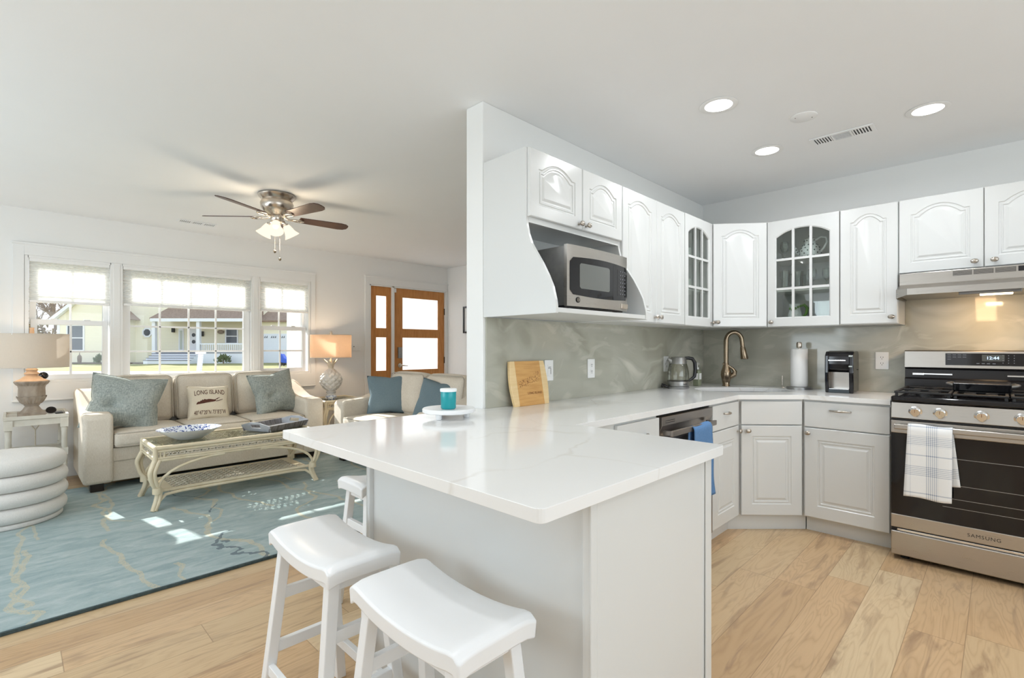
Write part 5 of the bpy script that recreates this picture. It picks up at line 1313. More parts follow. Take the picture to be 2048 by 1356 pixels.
    for Y, sy in ((ya, -1), (yb, 1)):
        m.tube([(x0 - .0, Y + sy * .03, shelf + .005), (x0 + .06, Y, shelf), (x1 - .06, Y, shelf), (x1, Y + sy * .03, shelf + .005)], .013, 8)
        m.tube([(x0 + .005, Y + sy * .045, shelf - .085), (x0 + .07, Y + sy * .012, shelf - .03), (x0 + .17, Y + sy * .006, shelf - .022), (x1 - .17, Y + sy * .006, shelf - .022), (x1 - .07, Y + sy * .012, shelf - .03), (x1 - .005, Y + sy * .045, shelf - .085)], .012, 8)
    for X in (x0 + .085, x1 - .085): m.box(X - .035, X + .035, ya, yb, shelf - .008, shelf + .006)
    m.build('lower_shelf', 'rattan', t, smooth=50)
    m = MB(); n = max(4, int((x1 - x0 - .24) / .05)); rows = max(2, int((yb - ya) / .06))
    for r_ in range(rows):
        def fn(s, q, nrm=False): return (0, 0, 1) if nrm else (x0 + .12 + (x1 - x0 - .24) * s, ya + (yb - ya) * (r_ + q) / rows, shelf)
        weave(m, 0, 0, 0, 0, fn, n, .004, .011)
    plabel(m.build('woven_shelf_panel', 'cane_wrap', t), 'open woven cane shelf panel')
    return t
rattan_table('rattan_coffee_table', 'long cream rattan coffee table with glass top and woven lower shelf', .745, 1.94, 4.455, 4.975, .495, .115, .150)
rattan_table('rattan_end_table', 'cream rattan end table between the sofa and loveseat', 2.60, 3.10, 5.66, 6.18, .600, .115, .20, 'end table')

# blue and white bowl
t = thing('serving_bowl', 'large white serving bowl with blue painted inside on the coffee table', 'bowl', (1.015, 4.70, .4895)); bx, by, bz = 1.015, 4.70, .4895
m = MB().lathe([(.001, 0), (.085, 0), (.095, .004), (.145, .030), (.190, .062), (.222, .082), (.226, .085)], (bx, by, bz), 48, sx=1.0, sy=.86, cap=False); m.build('outer_shell', 'white_ceramic', t, smooth=50)
m = MB().lathe([(.2265, .0855), (.215, .082), (.185, .066), (.14, .036), (.09, .012), (.001, .010)], (bx, by, bz), 48, sx=1.0, sy=.86, cap=False); plabel(m.build('painted_inside', 'blue_china', t, smooth=50), 'blue and white painted inside')
# grey tray
Mt = Matrix.Translation((1.715, 4.765, .4895)) @ Matrix.Rotation(math.radians(25), 4, 'Z')
t = thing('serving_tray', 'grey wooden tray with cut-out handles on the right of the coffee table', 'tray', (1.715, 4.765, .4895), math.radians(25))
L, Wt = .205, .135
MB().box(-L, L, -Wt, Wt, 0, .010).build('tray_floor', 'grey_wood', t, local=True)
for s_ in (-1, 1):
    MB().prism([(s_ * Wt * 1.0, 0), (s_ * (Wt + .010), 0), (s_ * (Wt + .032), .052), (s_ * (Wt + .022), .052)], 'x', -L - .022, L + .022).build('long_side', 'grey_wood', t, local=True)
    m = MB()
    def ep(y, z): return (s_ * (L + .030 * z / .075), y, z)
    def plate(y0, y1, z0, z1, z1b=None):
        z1b = z1 if z1b is None else z1b; th = .010 * s_
        P = [ep(y0, z0), ep(y1, z0), ep(y1, z1b), ep(y0, z1)]; P += [(p[0] + th, p[1], p[2]) for p in P]
        m.add(P, [(0, 1, 2, 3), (7, 6, 5, 4), (0, 4, 5, 1), (1, 5, 6, 2), (2, 6, 7, 3), (3, 7, 4, 0)])
    plate(-Wt - .02, Wt + .02, 0, .030); plate(-Wt - .026, -.055, .030, .052, .078); plate(.055, Wt + .026, .030, .078, .052); plate(-.055, .055, .060, .080)
    m.build('handle_end', 'grey_wood_edge', t, local=True)

# ================================================================ left side table, urn lamp
t = thing('side_table', 'small distressed white side table with turned legs left of the sofa', 'side table', (.145, 5.97, 0)); X0, X1, Y0_, Y1 = -.045, .335, 5.73, 6.21; HT = .645
MB().box(X0, X1, Y0_, Y1, HT - .014, HT).build('top', 'distressed_paint', t, bevel=.002)
m = MB(); 
for a in ((X0 - .008, X1 + .008, Y0_ - .008, Y0_ + .008), (X0 - .008, X1 + .008, Y1 - .008, Y1 + .008), (X0 - .008, X0 + .008, Y0_ + .008, Y1 - .008), (X1 - .008, X1 + .008, Y0_ + .008, Y1 - .008)): m.box(a[0], a[1], a[2], a[3], HT - .012, HT + .018)
m.build('tray_rim', 'distressed_paint', t, bevel=.002)
m = MB(); m.box(X0 + .02, X1 - .02, Y0_ + .004, Y0_ + .02, HT - .065, HT - .014).box(X0 + .02, X1 - .02, Y1 - .02, Y1 - .004, HT - .065, HT - .014).box(X0 + .004, X0 + .02, Y0_ + .02, Y1 - .02, HT - .065, HT - .014).box(X1 - .02, X1 - .004, Y0_ + .02, Y1 - .02, HT - .065, HT - .014); m.build('apron', 'distressed_paint', t)
for x in (X0 + .02, X1 - .02):
    for y in (Y0_ + .02, Y1 - .02):
        m = MB().lathe([(.018, 0), (.02, .02), (.014, .05), (.019, .20), (.020, .30), (.014, .31)], (x, y, .0), 14).box(x - .024, x + .024, y - .024, y + .024, .31, .37).lathe([(.014, .37), (.020, .38), (.019, .50), (.022, .545), (.016, .55)], (x, y, 0), 14).box(x - .026, x + .026, y - .026, y + .026, .55, HT - .014); m.build('leg', 'distressed_paint', t, smooth=40)
for z in (.345,):
    m = MB().box(X0 + .02, X1 - .02, Y0_ + .012, Y0_ + .03, z - .015, z + .003).box(X0 + .02, X1 - .02, Y1 - .03, Y1 - .012, z - .015, z + .003).box(X0 + .01, X0 + .03, Y0_ + .02, Y1 - .02, z - .015, z + .003).box(X1 - .03, X1 - .01, Y0_ + .02, Y1 - .02, z - .015, z + .003); m.build('shelf_rail', 'distressed_paint', t)
m = MB().box(X0 + .02, X1 - .02, Y0_ + .03, Y1 - .03, .335, .342); m.build('shelf', 'distressed_paint', t)
m = MB(); xm = (X0 + X1) / 2
for a, b_ in (((xm - .05, HT - .07), (xm, HT - .16)), ((xm + .05, HT - .07), (xm, HT - .16))): m.tube([(a[0], Y1 - .012, a[1]), (b_[0], Y1 - .012, b_[1])], .005, 6)
m.tube([(xm, Y1 - .012, HT - .16), (xm, Y1 - .012, .34)], .005, 6); m.build('back_fretwork', 'dark_wood_leg' if False else 'cane_wrap', t)
lx, ly, lz = .118, 5.955, HT + .0005
t = thing('urn_lamp', 'table lamp with carved wooden urn base and linen drum shade left of the window', 'lamp', (lx, ly, lz))
m = MB().box(lx - .090, lx + .090, ly - .090, ly + .090, lz, lz + .028); m.lathe([(.085, .028), (.074, .036), (.060, .050), (.046, .075), (.044, .082), (.052, .088), (.050, .094)], (lx, ly, lz), 32)
m.build('urn_foot', 'urn_wood', t, smooth=40)
def rr(u, v, r0, r1, n, amp): return r0 + (r1 - r0) * v + amp * math.cos(u * 2 * PI * n) * math.sin(PI * min(1, v * 1.2))
m = MB().grid(lambda u, v: (rr(u, v, .050, .097, 22, .003) * math.cos(2 * PI * u) + lx, rr(u, v, .050, .097, 22, .003) * math.sin(2 * PI * u) + ly, lz + .094 + .064 * v ** 1.5 + .010 * abs(math.sin(u * PI * 14)) * v), 176, 6, True)
m.build('leaf_band', 'urn_wood', t, smooth=50)
m = MB().lathe([(.088, .150), (.087, .19), (.085, .235), (.090, .258)], (lx, ly, lz), 32).grid(lambda u, v: (rr(u, v, .090, .112, 30, .0035) * math.cos(2 * PI * u) + lx, rr(u, v, .090, .112, 30, .0035) * math.sin(2 * PI * u) + ly, lz + .256 + .026 * v), 180, 4, True).lathe([(.112, .282), (.115, .288), (.112, .296), (.09, .300)], (lx, ly, lz), 32)
m.build('urn_bowl', 'urn_wood', t, smooth=40)
m = MB().lathe([(.108, .297), (.092, .306), (.074, .314), (.070, .318), (.058, .330), (.040, .343), (.038, .348), (.050, .356), (.050, .362), (.038, .372), (.033, .380), (.040, .390), (.040, .396), (.030, .402), (.028, .425)], (lx, ly, lz), 28); m.build('neck', 'lamp_wood', t, smooth=40)
def drum(t, x, y, z0, z1, R_, mt_):
    m = MB().grid(lambda u, v: (x + R_ * math.cos(2 * PI * u), y + R_ * math.sin(2 * PI * u), z0 + (z1 - z0) * v), 64, 4, True); s = m.build('lamp_shade', mt_, t, smooth=60)
    m = MB()
    for z in (z0, z1 - .005): m.grid(lambda u, v: (x + (R_ + .0015) * math.cos(2 * PI * u), y + (R_ + .0015) * math.sin(2 * PI * u), z + .005 * v), 64, 1, True)
    m.build('shade_hem', 'linen_shade', s)
    m = MB(); 
    for k in range(3): a = 2 * PI * k / 3; m.tube([(x, y, z1 - .012), (x + R_ * math.cos(a), y + R_ * math.sin(a), z1 - .008)], .002, 5)
    m.build('shade_spider', 'chrome', s)
z0, z1 = 1.058, 1.348
drum(t, lx, ly, z0, z1, .243, 'linen_shade')
MB().lathe([(.006, .42), (.006, z1 - lz - .01), (.012, z1 - lz - .005), (.016, z1 - lz + .01), (.014, z1 - lz + .045), (.019, z1 - lz + .052), (.001, z1 - lz + .056)], (lx, ly, lz), 16).build('finial_rod', 'lamp_wood', t, smooth=40)
MB().ball((lx, ly, 1.20), .028).build('bulb', 'bulb_glow', t, smooth=60)
l = lamp('bulb_light', 'POINT', (lx, ly, 1.20), 2.5, (1, .72, .45), shadow_soft_size=.05); l.parent = t; l.matrix_parent_inverse = WM[t.name].inverted()
t = thing('alarm_clock', 'small round black-faced clock on a white stand beside the urn lamp', 'clock', (.225, 5.80, HT))
MB().lathe([(.001, 0), (.031, 0), (.035, .006), (.032, .016), (.001, .018)], (0, 0, 0), 28, 'y').xf(Matrix.Translation((.232, 5.775, HT + .050)) @ Matrix.Rotation(math.radians(-8), 4, 'Z') @ Matrix.Diagonal((1, 1, .85, 1))).build('face', 'black_gloss', t, smooth=50)
MB().box(.200, .262, 5.765, 5.805, HT + .0005, HT + .016).build('stand', 'plastic_white', t, bevel=.004)
o = MB().box(.262, .318, 5.90, 6.05, HT + .0005, HT + .014).build('phone', 'black_plastic', bevel=.003); tag(o, 'flat black phone lying on the side table', 'phone')

# ================================================================ pineapple lamp
lx, ly, lz = 2.79, 5.93, .600 - .0055
t = thing('pineapple_lamp', 'white ceramic pineapple table lamp with warm lit drum shade', 'lamp', (lx, ly, lz))
MB().lathe([(.001, 0), (.075, 0), (.078, .008), (.070, .02), (.055, .045), (.048, .065), (.058, .075), (.060, .085), (.045, .095), (.05, .10)], (lx, ly, lz), 28).build('pedestal', 'pineapple_ceramic', t, smooth=40)
def pine(u, v):
    a = 2 * PI * u; h_ = .10 + .275 * v; R_ = .135 * math.sin(PI * (v * .86 + .10)) ** .75
    d = (abs(math.sin(u * PI * 9 + v * PI * 4)) * abs(math.sin(u * PI * 9 - v * PI * 4))) ** .6; R_ *= .86 + .17 * d
    return (lx + R_ * math.cos(a), ly + R_ * math.sin(a), lz + h_)
MB().grid(pine, 108, 44, True).build('fruit', 'pineapple_ceramic', t, smooth=70)
m = MB()
for i in range(7):
    a = 2 * PI * i / 7 + .3; d = Vector((math.cos(a), math.sin(a), 0)); s_ = Vector((-d.y, d.x, 0))
    P = [Vector((lx, ly, lz + .37)) + d * r + Vector((0, 0, z)) for r, z in ((.018, 0), (.030, .05), (.058, .09), (.100, .122))]
    W_ = (.022, .026, .020, .003); vs = []
    for p, w_ in zip(P, W_): vs += [p - s_ * w_, p + s_ * w_, p + s_ * w_ * .6 + d * .006, p - s_ * w_ * .6 + d * .006]
    m.add(vs, [(k * 4 + j, k * 4 + (j + 1) % 4, k * 4 + 4 + (j + 1) % 4, k * 4 + 4 + j) for k in range(3) for j in range(4)])
m.lathe([(.03, .365), (.012, .40), (.010, .50)], (lx, ly, lz), 12); m.build('leaf_crown', 'cane_wrap', t, smooth=30)
z0, z1 = 1.105, 1.388
drum(t, lx, ly, z0, z1, .243, 'linen_shade_warm')
MB().lathe([(.006, .50), (.006, z1 - lz - .01), (.018, z1 - lz - .004), (.020, z1 - lz + .02), (.012, z1 - lz + .03), (.014, z1 - lz + .045), (.001, z1 - lz + .055)], (lx, ly, lz), 16).build('finial_rod', 'cane_wrap', t, smooth=40)
MB().ball((lx, ly, 1.245), .028).build('bulb', 'bulb_glow', t, smooth=60)
l = lamp('bulb_light', 'POINT', (lx, ly, 1.245), 11, (1, .74, .50), shadow_soft_size=.04); l.parent = t; l.matrix_parent_inverse = WM[t.name].inverted()
t = thing('trinket_dish', 'small blue and white dish in front of the pineapple lamp', 'dish', (2.73, 5.80, .595))
MB().lathe([(.001, 0), (.035, 0), (.05, .02), (.062, .042), (.058, .042), (.04, .016), (.001, .01)], (2.735, 5.80, lz), 24).build('dish', 'blue_china', t, smooth=50)

# ================================================================ ceiling fan
fx, fy = 1.55, 4.285
t = thing('ceiling_fan', 'brushed nickel ceiling fan with five dark blades and three lit bell shades', 'ceiling fan', (fx, fy, 2.30))
Z = 2.499
MB().lathe([(.001, 0), (.142, 0), (.146, -.010), (.140, -.022), (.118, -.045), (.112, -.05)], (fx, fy, Z), 40).build('canopy', 'nickel', t, smooth=40)
MB().lathe([(.112, -.048), (.120, -.056), (.128, -.075), (.122, -.11), (.098, -.145), (.066, -.165), (.062, -.172), (.001, -.172)], (fx, fy, Z), 40).build('motor_housing', 'nickel', t, smooth=40)
MB().lathe([(.050, -.172), (.052, -.18), (.050, -.215), (.035, -.232), (.012, -.238), (.001, -.238)], (fx, fy, Z), 28).build('light_hub', 'nickel', t, smooth=40)
for k, an in enumerate((137.5, 209.5, 281.5, 353.5, 65.5)):
    Mr = Matrix.Translation((fx, fy, 2.318)) @ Matrix.Rotation(math.radians(an), 4, 'Z')
    pitch = Matrix.Translation((.2, 0, 0)) @ Matrix.Rotation(math.radians(-13), 4, 'X') @ Matrix.Translation((-.2, 0, 0))
    P = [(.175, -.046), (.52, -.060), (.565, -.052), (.590, -.03), (.595, 0), (.590, .03), (.565, .052), (.52, .060), (.175, .046)]
    m = MB().prism(P, 'z', -.003, .003); m.xf(Mr @ pitch); bl = m.build('blade', 'walnut_blade', t, bevel=.001)
    m = MB().tube([(.045, 0, .008), (.09, 0, -.010), (.125, 0, -.012)], [.012, .011, .010], 8); 
    Q = []
    for q in range(17): a = 2 * PI * q / 16; Q.append((.165 + .045 * math.cos(a), .030 * math.sin(a), -.010))
    m.tube(Q, .0065, 8); m.xf(Mr @ Matrix.Rotation(0, 4, 'X')); m.build('blade_bracket', 'nickel', bl, smooth=60)
for an in (124, 244, 4):
    a = math.radians(an); d = Vector((math.cos(a), math.sin(a), 0))
    m = MB().tube([Vector((fx, fy, 2.285)) + d * .035, Vector((fx, fy, 2.275)) + d * .060, Vector((fx, fy, 2.262)) + d * .068], .010, 8); arm = m.build('lamp_arm', 'nickel', t, smooth=60)
    M_ = Matrix.Translation(Vector((fx, fy, 2.268)) + d * .066) @ Matrix.Rotation(a, 4, 'Z') @ Matrix.Rotation(math.radians(-34), 4, 'Y') @ Matrix.Diagonal((1, 1, -1, 1))
    m = MB().lathe([(.020, .0), (.022, .02)], (0, 0, 0), 20); m.xf(M_); m.build('socket', 'nickel', t, smooth=50)
    pr_ = [(.022, .012), (.028, .018), (.036, .045), (.043, .075), (.055, .098), (.064, .112), (.062, .112), (.053, .097), (.041, .074), (.034, .045), (.026, .020)]
    m = MB().grid(lambda u, v: (pr_[round(v * 10)][0] * math.cos(2 * PI * u), pr_[round(v * 10)][0] * math.sin(2 * PI * u), pr_[round(v * 10)][1]), 28, 10, True); m.xf(M_); m.build('bell_shade', 'fan_glass', t, smooth=60)
    m = MB().ball((0, 0, .062), .022); m.xf(M_); m.build('bulb', 'bulb_glow', t, smooth=60)
l = lamp('fan_light', 'POINT', (fx, fy, 2.10), 9, (1, .80, .56), shadow_soft_size=.09); l.parent = t; l.matrix_parent_inverse = WM[t.name].inverted()
for (dx, dy, zb) in ((-.022, -.01, 2.035), (.016, -.018, 1.975)):
    m = MB().tube([(fx + dx, fy + dy, 2.27), (fx + dx, fy + dy, zb)], .0012, 5); ch = m.build('pull_chain', 'nickel', t)
    MB().ball((fx + dx, fy + dy, zb - .010), .011, (1, 1, 1.2)).build('chain_fob', 'bronze_nickel', ch, smooth=60)

# ================================================================ ceiling fittings
for i, (x, y, lab) in enumerate(((2.60, 1.05, 'round recessed ceiling light nearest the white wall end'), (3.42, 1.07, 'round recessed ceiling light nearest the kitchen corner'), (3.43, .275, 'round recessed ceiling light nearest the range'))):
    t = thing('recessed_light', lab, 'ceiling light', (x, y, CEIL - .004), 0, 'recessed lights in the kitchen ceiling')
    MB().lathe([(.068, .0), (.092, -.0005), (.094, -.003), (.090, -.005), (.068, -.0045)], (x, y, CEIL - .0005), 40, cap=False).build('trim_ring', 'plastic_white', t, smooth=40)
    MB().lathe([(.001, -.003), (.068, -.003)], (x, y, CEIL - .0005), 40).build('lens', 'downlight_lens', t)
    l = lamp('downlight', 'AREA', (x, y, CEIL - .010), 4.5, (.93, .965, 1), shape='DISK', size=.13, spread=math.radians(170)); l.parent = t; l.matrix_parent_inverse = WM[t.name].inverted()
# extra ceiling lamps out of view, added to brighten counter, rug and sofas
for x, y in ((2.6, -.6), (3.4, -1.3), (.45, 1.25), (.9, -1.3), (-1.0, -.4), (-.15, 2.15), (-1.5, 3.4)):
    t = thing('recessed_light', 'added round ceiling fill light out of view', 'ceiling light', (x, y, CEIL - .004), 0, 'added fill lights out of view')
    MB().lathe([(.001, -.003), (.068, -.003)], (x, y, CEIL - .0005), 24).build('lens', 'downlight_lens', t)
    l = lamp('downlight', 'AREA', (x, y, CEIL - .010), 4.5, (.93, .965, 1), shape='DISK', size=.13, spread=math.radians(170)); l.parent = t; l.matrix_parent_inverse = WM[t.name].inverted()
o = MB().lathe([(.001, -.006), (.062, -.006), (.066, -.003), (.066, 0)], (3.06, .77, CEIL - .0003), 40).build('junction_cover', 'ceiling_paint', smooth=40); tag(o, 'round blank white cover plate on the kitchen ceiling', 'cover plate')
for dx, dy in ((.025, -.035), (-.025, .035)):
    s = MB().ball((3.06 + dx, .77 + dy, CEIL - .0066), .003, (1, 1, .5), 8, 5).build('screw', 'dark_slot'); s.parent = o; s.location = s.location - o.location
def vent(label, cx, cy, L, Wv, axis, secs):
    t = thing('ceiling_vent', label, 'vent', (cx, cy, CEIL - .006)); z1, z0 = CEIL - .0005, CEIL - .007
    def B(m, a0, a1, b0, b1, z0_, z1_):
        if axis == 'y': m.box(cx + b0, cx + b1, cy + a0, cy + a1, z0_, z1_)
        else: m.box(cx + a0, cx + a1, cy + b0, cy + b1, z0_, z1_)
    m = MB(); B(m, -L / 2 + .01, L / 2 - .01, -Wv / 2 + .01, Wv / 2 - .01, z0 + .004, z1); m.build('recess', 'dark_slot', t)
    m = MB(); g = .020; B(m, -L / 2, -L / 2 + g, -Wv / 2, Wv / 2, z0, z1 - .001); B(m, L / 2 - g, L / 2, -Wv / 2, Wv / 2, z0, z1 - .001); B(m, -L / 2 + g, L / 2 - g, -Wv / 2, -Wv / 2 + g, z0, z1 - .001); B(m, -L / 2 + g, L / 2 - g, Wv / 2 - g, Wv / 2, z0, z1 - .001)
    n = len(secs); w_ = (L - 2 * g) / n
    for i in range(1, n): B(m, -L / 2 + g + i * w_ - .005, -L / 2 + g + i * w_ + .005, -Wv / 2 + g, Wv / 2 - g, z0, z1 - .001)
    m.build('grille_frame', 'ceiling_paint', t)
    m = MB()
    for i, s_ in enumerate(secs):
        a0 = -L / 2 + g + i * w_ + .004; a1 = a0 + w_ - .008
        if s_ == 'x':
            k = 6
            for q in range(k): B(m, a0 + (a1 - a0) * (q + .3) / k, a0 + (a1 - a0) * (q + .75) / k, -Wv / 2 + g, Wv / 2 - g, z0 + .001, z1 - .002)
        else:
            for q in range(7): b0 = -Wv / 2 + g + (Wv - 2 * g) * (q + .35) / 7; B(m, a0, a1, b0, b0 + .0035, z0 + .001, z1 - .002)
    m.build('louver', 'ceiling_paint', t)
vent('white ceiling vent with three louvered sections in the kitchen', 3.485, .672, .32, .135, 'y', 'xox')
vent('small white ceiling vent left of the fan', 1.325, 5.815, .34, .13, 'x', 'xxx')
# ================================================================ outside
# street-side ground: level with the floor, far houses face the room corner-on (45 degrees)
A45 = -math.atan2(988, 977) - (PI / 2 - TH) + math.atan2(988, 977) - 0      # turn so local y runs away from the room
A45 = -(PI / 2 - TH)
FW = Vector((math.cos(TH), math.sin(TH), 0)); RT = Vector((math.sin(TH), -math.cos(TH), 0))
DH = 42.0; K = DH / 988
def U(u, D=DH): return (u - 1024) * D / 988
def V(v, D=DH): return 1.23 + (695 - v) * D / 988
def frame(D): return tuple(FW * D)
Mh = Matrix.Translation(FW * DH) @ Matrix.Rotation(A45, 4, 'Z')
m = MB(); m.box(-60, 60, -38, 40, -.30, -.06); m.xf(Mh); o = m.build('lawn_ground', 'lawn'); o['kind'] = 'structure'; o.name = 'ground'
m = MB(); m.box(-60, 60, -22.5, -15.5, -.07, -.045); m.xf(Mh); o = m.build('street', 'driveway'); o['kind'] = 'structure'
t = thing('neighbour_house', 'pale yellow house with white trimmed gable and covered porch across the street', 'house', tuple(FW * DH), A45)
gz = -.055
xl, xr = U(147), U(271); D1 = -1.5                  # gable wing stands forward
pk = (U(212), V(588)); ev = V(640)
MB().prism([(xl, gz), (xr, gz), (xr, ev), (pk[0], pk[1]), (xl, ev)], 'y', D1, 7).build('gable_wing', 'yellow_siding', t, local=True)
MB().box(U(238), U(527), .0, 8, gz, V(560)).build('main_wall', 'yellow_siding', t, local=True)
for s_, x in ((-1, xl), (1, xr)):
    x2 = x + s_ * .45; z2 = ev - .30
    a, b_ = (pk[0], pk[1] + .25), (x2, z2 + .25)
    MB().prism([(a[0], a[1]), (b_[0], b_[1]), (b_[0], b_[1] - .32), (a[0], a[1] - .32)], 'y', D1 - .35, D1 - .05).build('rake_board', 'exterior_white', t, local=True)
    MB().prism([(a[0], a[1] + .10), (b_[0], b_[1] + .07), (b_[0], b_[1]), (a[0], a[1])], 'y', D1 - .36, -.05 if s_ > 0 else 7).build('roof_slope', 'roof_shingles', t, local=True)
    MB().box(min(x, x2), max(x, x2), D1 - .35, D1 - .0, z2 - .12, z2 + .05).build('eave_return', 'exterior_white', t, local=True)
for x in (xl, xr - .22): MB().box(x, x + .22, D1 - .03, D1, gz, ev).build('corner_board', 'exterior_white', t, local=True)
def hw(x0, x1, z0, z1, y, label=None):
    m = MB(); frame_ring(m, x0, x1, z0, z1, .10, y - .08, y - .001); m.box(x0 + .1, x1 - .1, y - .06, y - .001, (z0 + z1) / 2 - .04, (z0 + z1) / 2 + .04); f_ = m.build('window', 'exterior_white', t, local=True)
    MB().box(x0 + .1, x1 - .1, y - .03, y - .001, z0 + .1, z1 - .1).build('pane', 'screen_glass', f_, local=True)
hw(U(166), U(200), V(702), V(651), D1)
hw(U(451), U(477), V(688), V(657), 0)
m = MB().lathe([(.30, -.07), (.44, -.07), (.44, 0), (.30, 0)], (0, 0, 0), 8, 'y', cap=False); m.xf(Matrix.Translation((U(295), 0, V(665))) @ Matrix.Rotation(PI / 8, 4, 'Y')); f_ = m.build('octagon_window', 'exterior_white', t, local=True)
m = MB().lathe([(.001, -.04), (.31, -.04)], (0, 0, 0), 8, 'y'); m.xf(Matrix.Translation((U(295), 0, V(665))) @ Matrix.Rotation(PI / 8, 4, 'Y')); m.build('pane', 'screen_glass', f_, local=True)
# porch
PY = -2.2
MB().box(U(342), U(527), PY, 0, V(706), V(704.2)).build('porch_floor', 'step_grey', t, local=True)
MB().box(U(430), U(527), PY + .02, 0, gz, V(706)).build('porch_skirt', 'exterior_white', t, local=True)
MB().prism([(PY - .2, V(641)), (PY - .2, V(639)), (.0, V(614)), (0, V(641))], 'x', U(340), U(527)).build('porch_roof', 'roof_shingles', t, local=True)
MB().box(U(342), U(527), PY - .24, PY - .10, V(646), V(640)).build('fascia', 'exterior_white', t, local=True)
for u in (346, 430): MB().box(U(u) - .13, U(u) + .13, PY - .1, PY + .16, V(706), V(645)).build('porch_post', 'exterior_white', t, local=True)
for i in range(4):
    z1 = V(706) - i * .17; MB().box(U(346), U(430), PY - .3 * (i + 1), PY - .3 * i, gz, z1 - .05).build('riser', 'exterior_white', t, local=True); MB().box(U(346), U(430), PY - .3 * (i + 1) - .03, PY - .3 * i, z1 - .05, z1).build('step', 'step_grey', t, local=True)
rl = MB().box(U(432), U(527), PY - .03, PY + .03, V(689.5), V(687)).box(U(432), U(527), PY - .03, PY + .03, V(704), V(703)).build('porch_rail', 'exterior_white', t, local=True)
for i in range(24): x = U(436) + i * .17; MB().box(x, x + .055, PY - .02, PY + .02, V(703), V(689)).build('baluster', 'exterior_white', rl, local=True)
dd = MB().box(U(379), U(398), -.06, 0, V(704), V(657)).box(U(376), U(379), -.09, 0, V(704), V(655)).box(U(398), U(401), -.09, 0, V(704), V(655)).build('front_door', 'exterior_white', t, local=True)
for u0, u1, v0, v1 in ((383, 389, 676, 664), (383, 389, 687, 680)): MB().lathe([(.001, -.075), (.16, -.075)], (U((u0 + u1) / 2) + .1, 0, V((v0 + v1) / 2)), 16, 'y').build('door_glass', 'screen_glass', dd, local=True)
MB().box(U(358), U(368), -.06, 0, V(704), V(657)).build('side_light_frame', 'exterior_white', t, local=True)
MB().box(U(360.5), U(365.5), -.075, -.05, V(699), V(661)).build('side_light', 'crock_grey', t, local=True)
for u, v in ((406, 668), (348, 660)): MB().box(U(u) - .09, U(u) + .09, -.2, -.01, V(v) - .2, V(v) + .22).build('wall_lantern', 'dark_slot', t, local=True)
MB().ball((U(443), -.12, V(664)), .28, (1, .5, .6)).build('wall_basket', 'bark', t, local=True, smooth=60)
# garage block
MB().box(U(527), U(640), -.6, 8, gz, V(645)).build('garage_wall', 'yellow_siding', t, local=True)
MB().prism([(-1.0, V(645)), (-1.0, V(642)), (2.6, V(600)), (6.2, V(642)), (6.2, V(645))], 'x', U(519), U(640)).build('garage_roof', 'roof_shingles', t, local=True)
gd = MB().box(U(529), U(592), -.66, -.60, gz, V(668)).build('garage_door', 'garage_white', t, local=True)
for u in (537, 554, 571, 586):
    m = MB()
    for k in range(3): m.prism([(U(u - 5.0) + k * .16, V(676)), (U(u - 5.0) + k * .16 + .13, V(676)), (U(u - 5.0) + k * .16 + .13, V(671.5))], 'y', -.675, -.655)
    m.build('fan_light', 'screen_glass', gd, local=True)
MB().box(U(527), U(529.5), -.70, -.58, gz, V(664)).build('door_trim', 'exterior_white', t, local=True)
# planting bed
m = MB(); m.box(U(110), U(345), -3.4, -1.62, -.06, .02); m.xf(Mh); o = m.build('mulch_bed', 'mulch'); tag(o, 'dark mulch bed along the foot of the yellow house', 'planting bed', kind='stuff')
def shrub(label, u, v, r, hgt, n=150):
    D = DH - 3.0; c0 = Vector((U(u, D), -3.0, -.05)); random.seed(int(u)); m = MB()
    for i in range(n):
        a, e = random.uniform(0, 2 * PI), random.uniform(0, PI / 2); rr = r * random.uniform(.5, 1); p = c0 + Vector((rr * math.cos(a) * math.cos(e), rr * math.sin(a) * math.cos(e) * .7, hgt * math.sin(e) * random.uniform(.6, 1) + .05))
        d = (p - c0).normalized() + Vector((random.uniform(-.5, .5), random.uniform(-.5, .5), .3)); d.normalize(); s_ = d.orthogonal().normalized() * .06; l_ = random.uniform(.15, .3)
        m.add([p - s_, p + s_, p + d * l_ + s_ * .3, p + d * l_ - s_ * .3], [(0, 1, 2, 3)])
    t = thing('shrub', label, 'shrub', tuple(Mh @ c0), A45); m.xf(Mh); m.build('foliage', 'shrub_leaf', t)
    mm = MB().tube([c0, c0 + Vector((0, 0, hgt * .6))], .05, 6); mm.xf(Mh); mm.build('stem', 'bark', t)
shrub('low evergreen shrub in front of the porch rail', 447, 0, .62, .55)
shrub('small dark shrub under the gable window', 200, 0, .45, .55, 90)
t = thing('garden_lantern', 'small brown garden lantern post by the wall under the gable window', 'garden lantern', tuple(Mh @ Vector((U(159, 39.5), -2.5, 0))), A45)
m = MB().lathe([(.12, -.05), (.15, .35), (.12, .5), (.03, .62), (.02, .85), (.001, .9)], (U(159, 39.5), -2.5, .05), 10); m.xf(Mh); m.build('lantern', 'bark', t)
# white fence at the left
t = thing('board_fence', 'white vertical board fence left of the yellow house', 'fence', tuple(Mh @ Vector((-39.5, 1.5, -.05))), A45)
m = MB()
for i in range(46): x = U(147) - .16 - i * .165; m.box(x - .075, x + .075, 1.5, 1.54, -.05, V(676) + (.0))
m.xf(Mh); m.build('boards', 'garage_white', t)
m = MB().box(U(147) - 7.6, U(147), 1.54, 1.6, V(682), V(680)); m.xf(Mh); m.build('rail', 'garage_white', t)
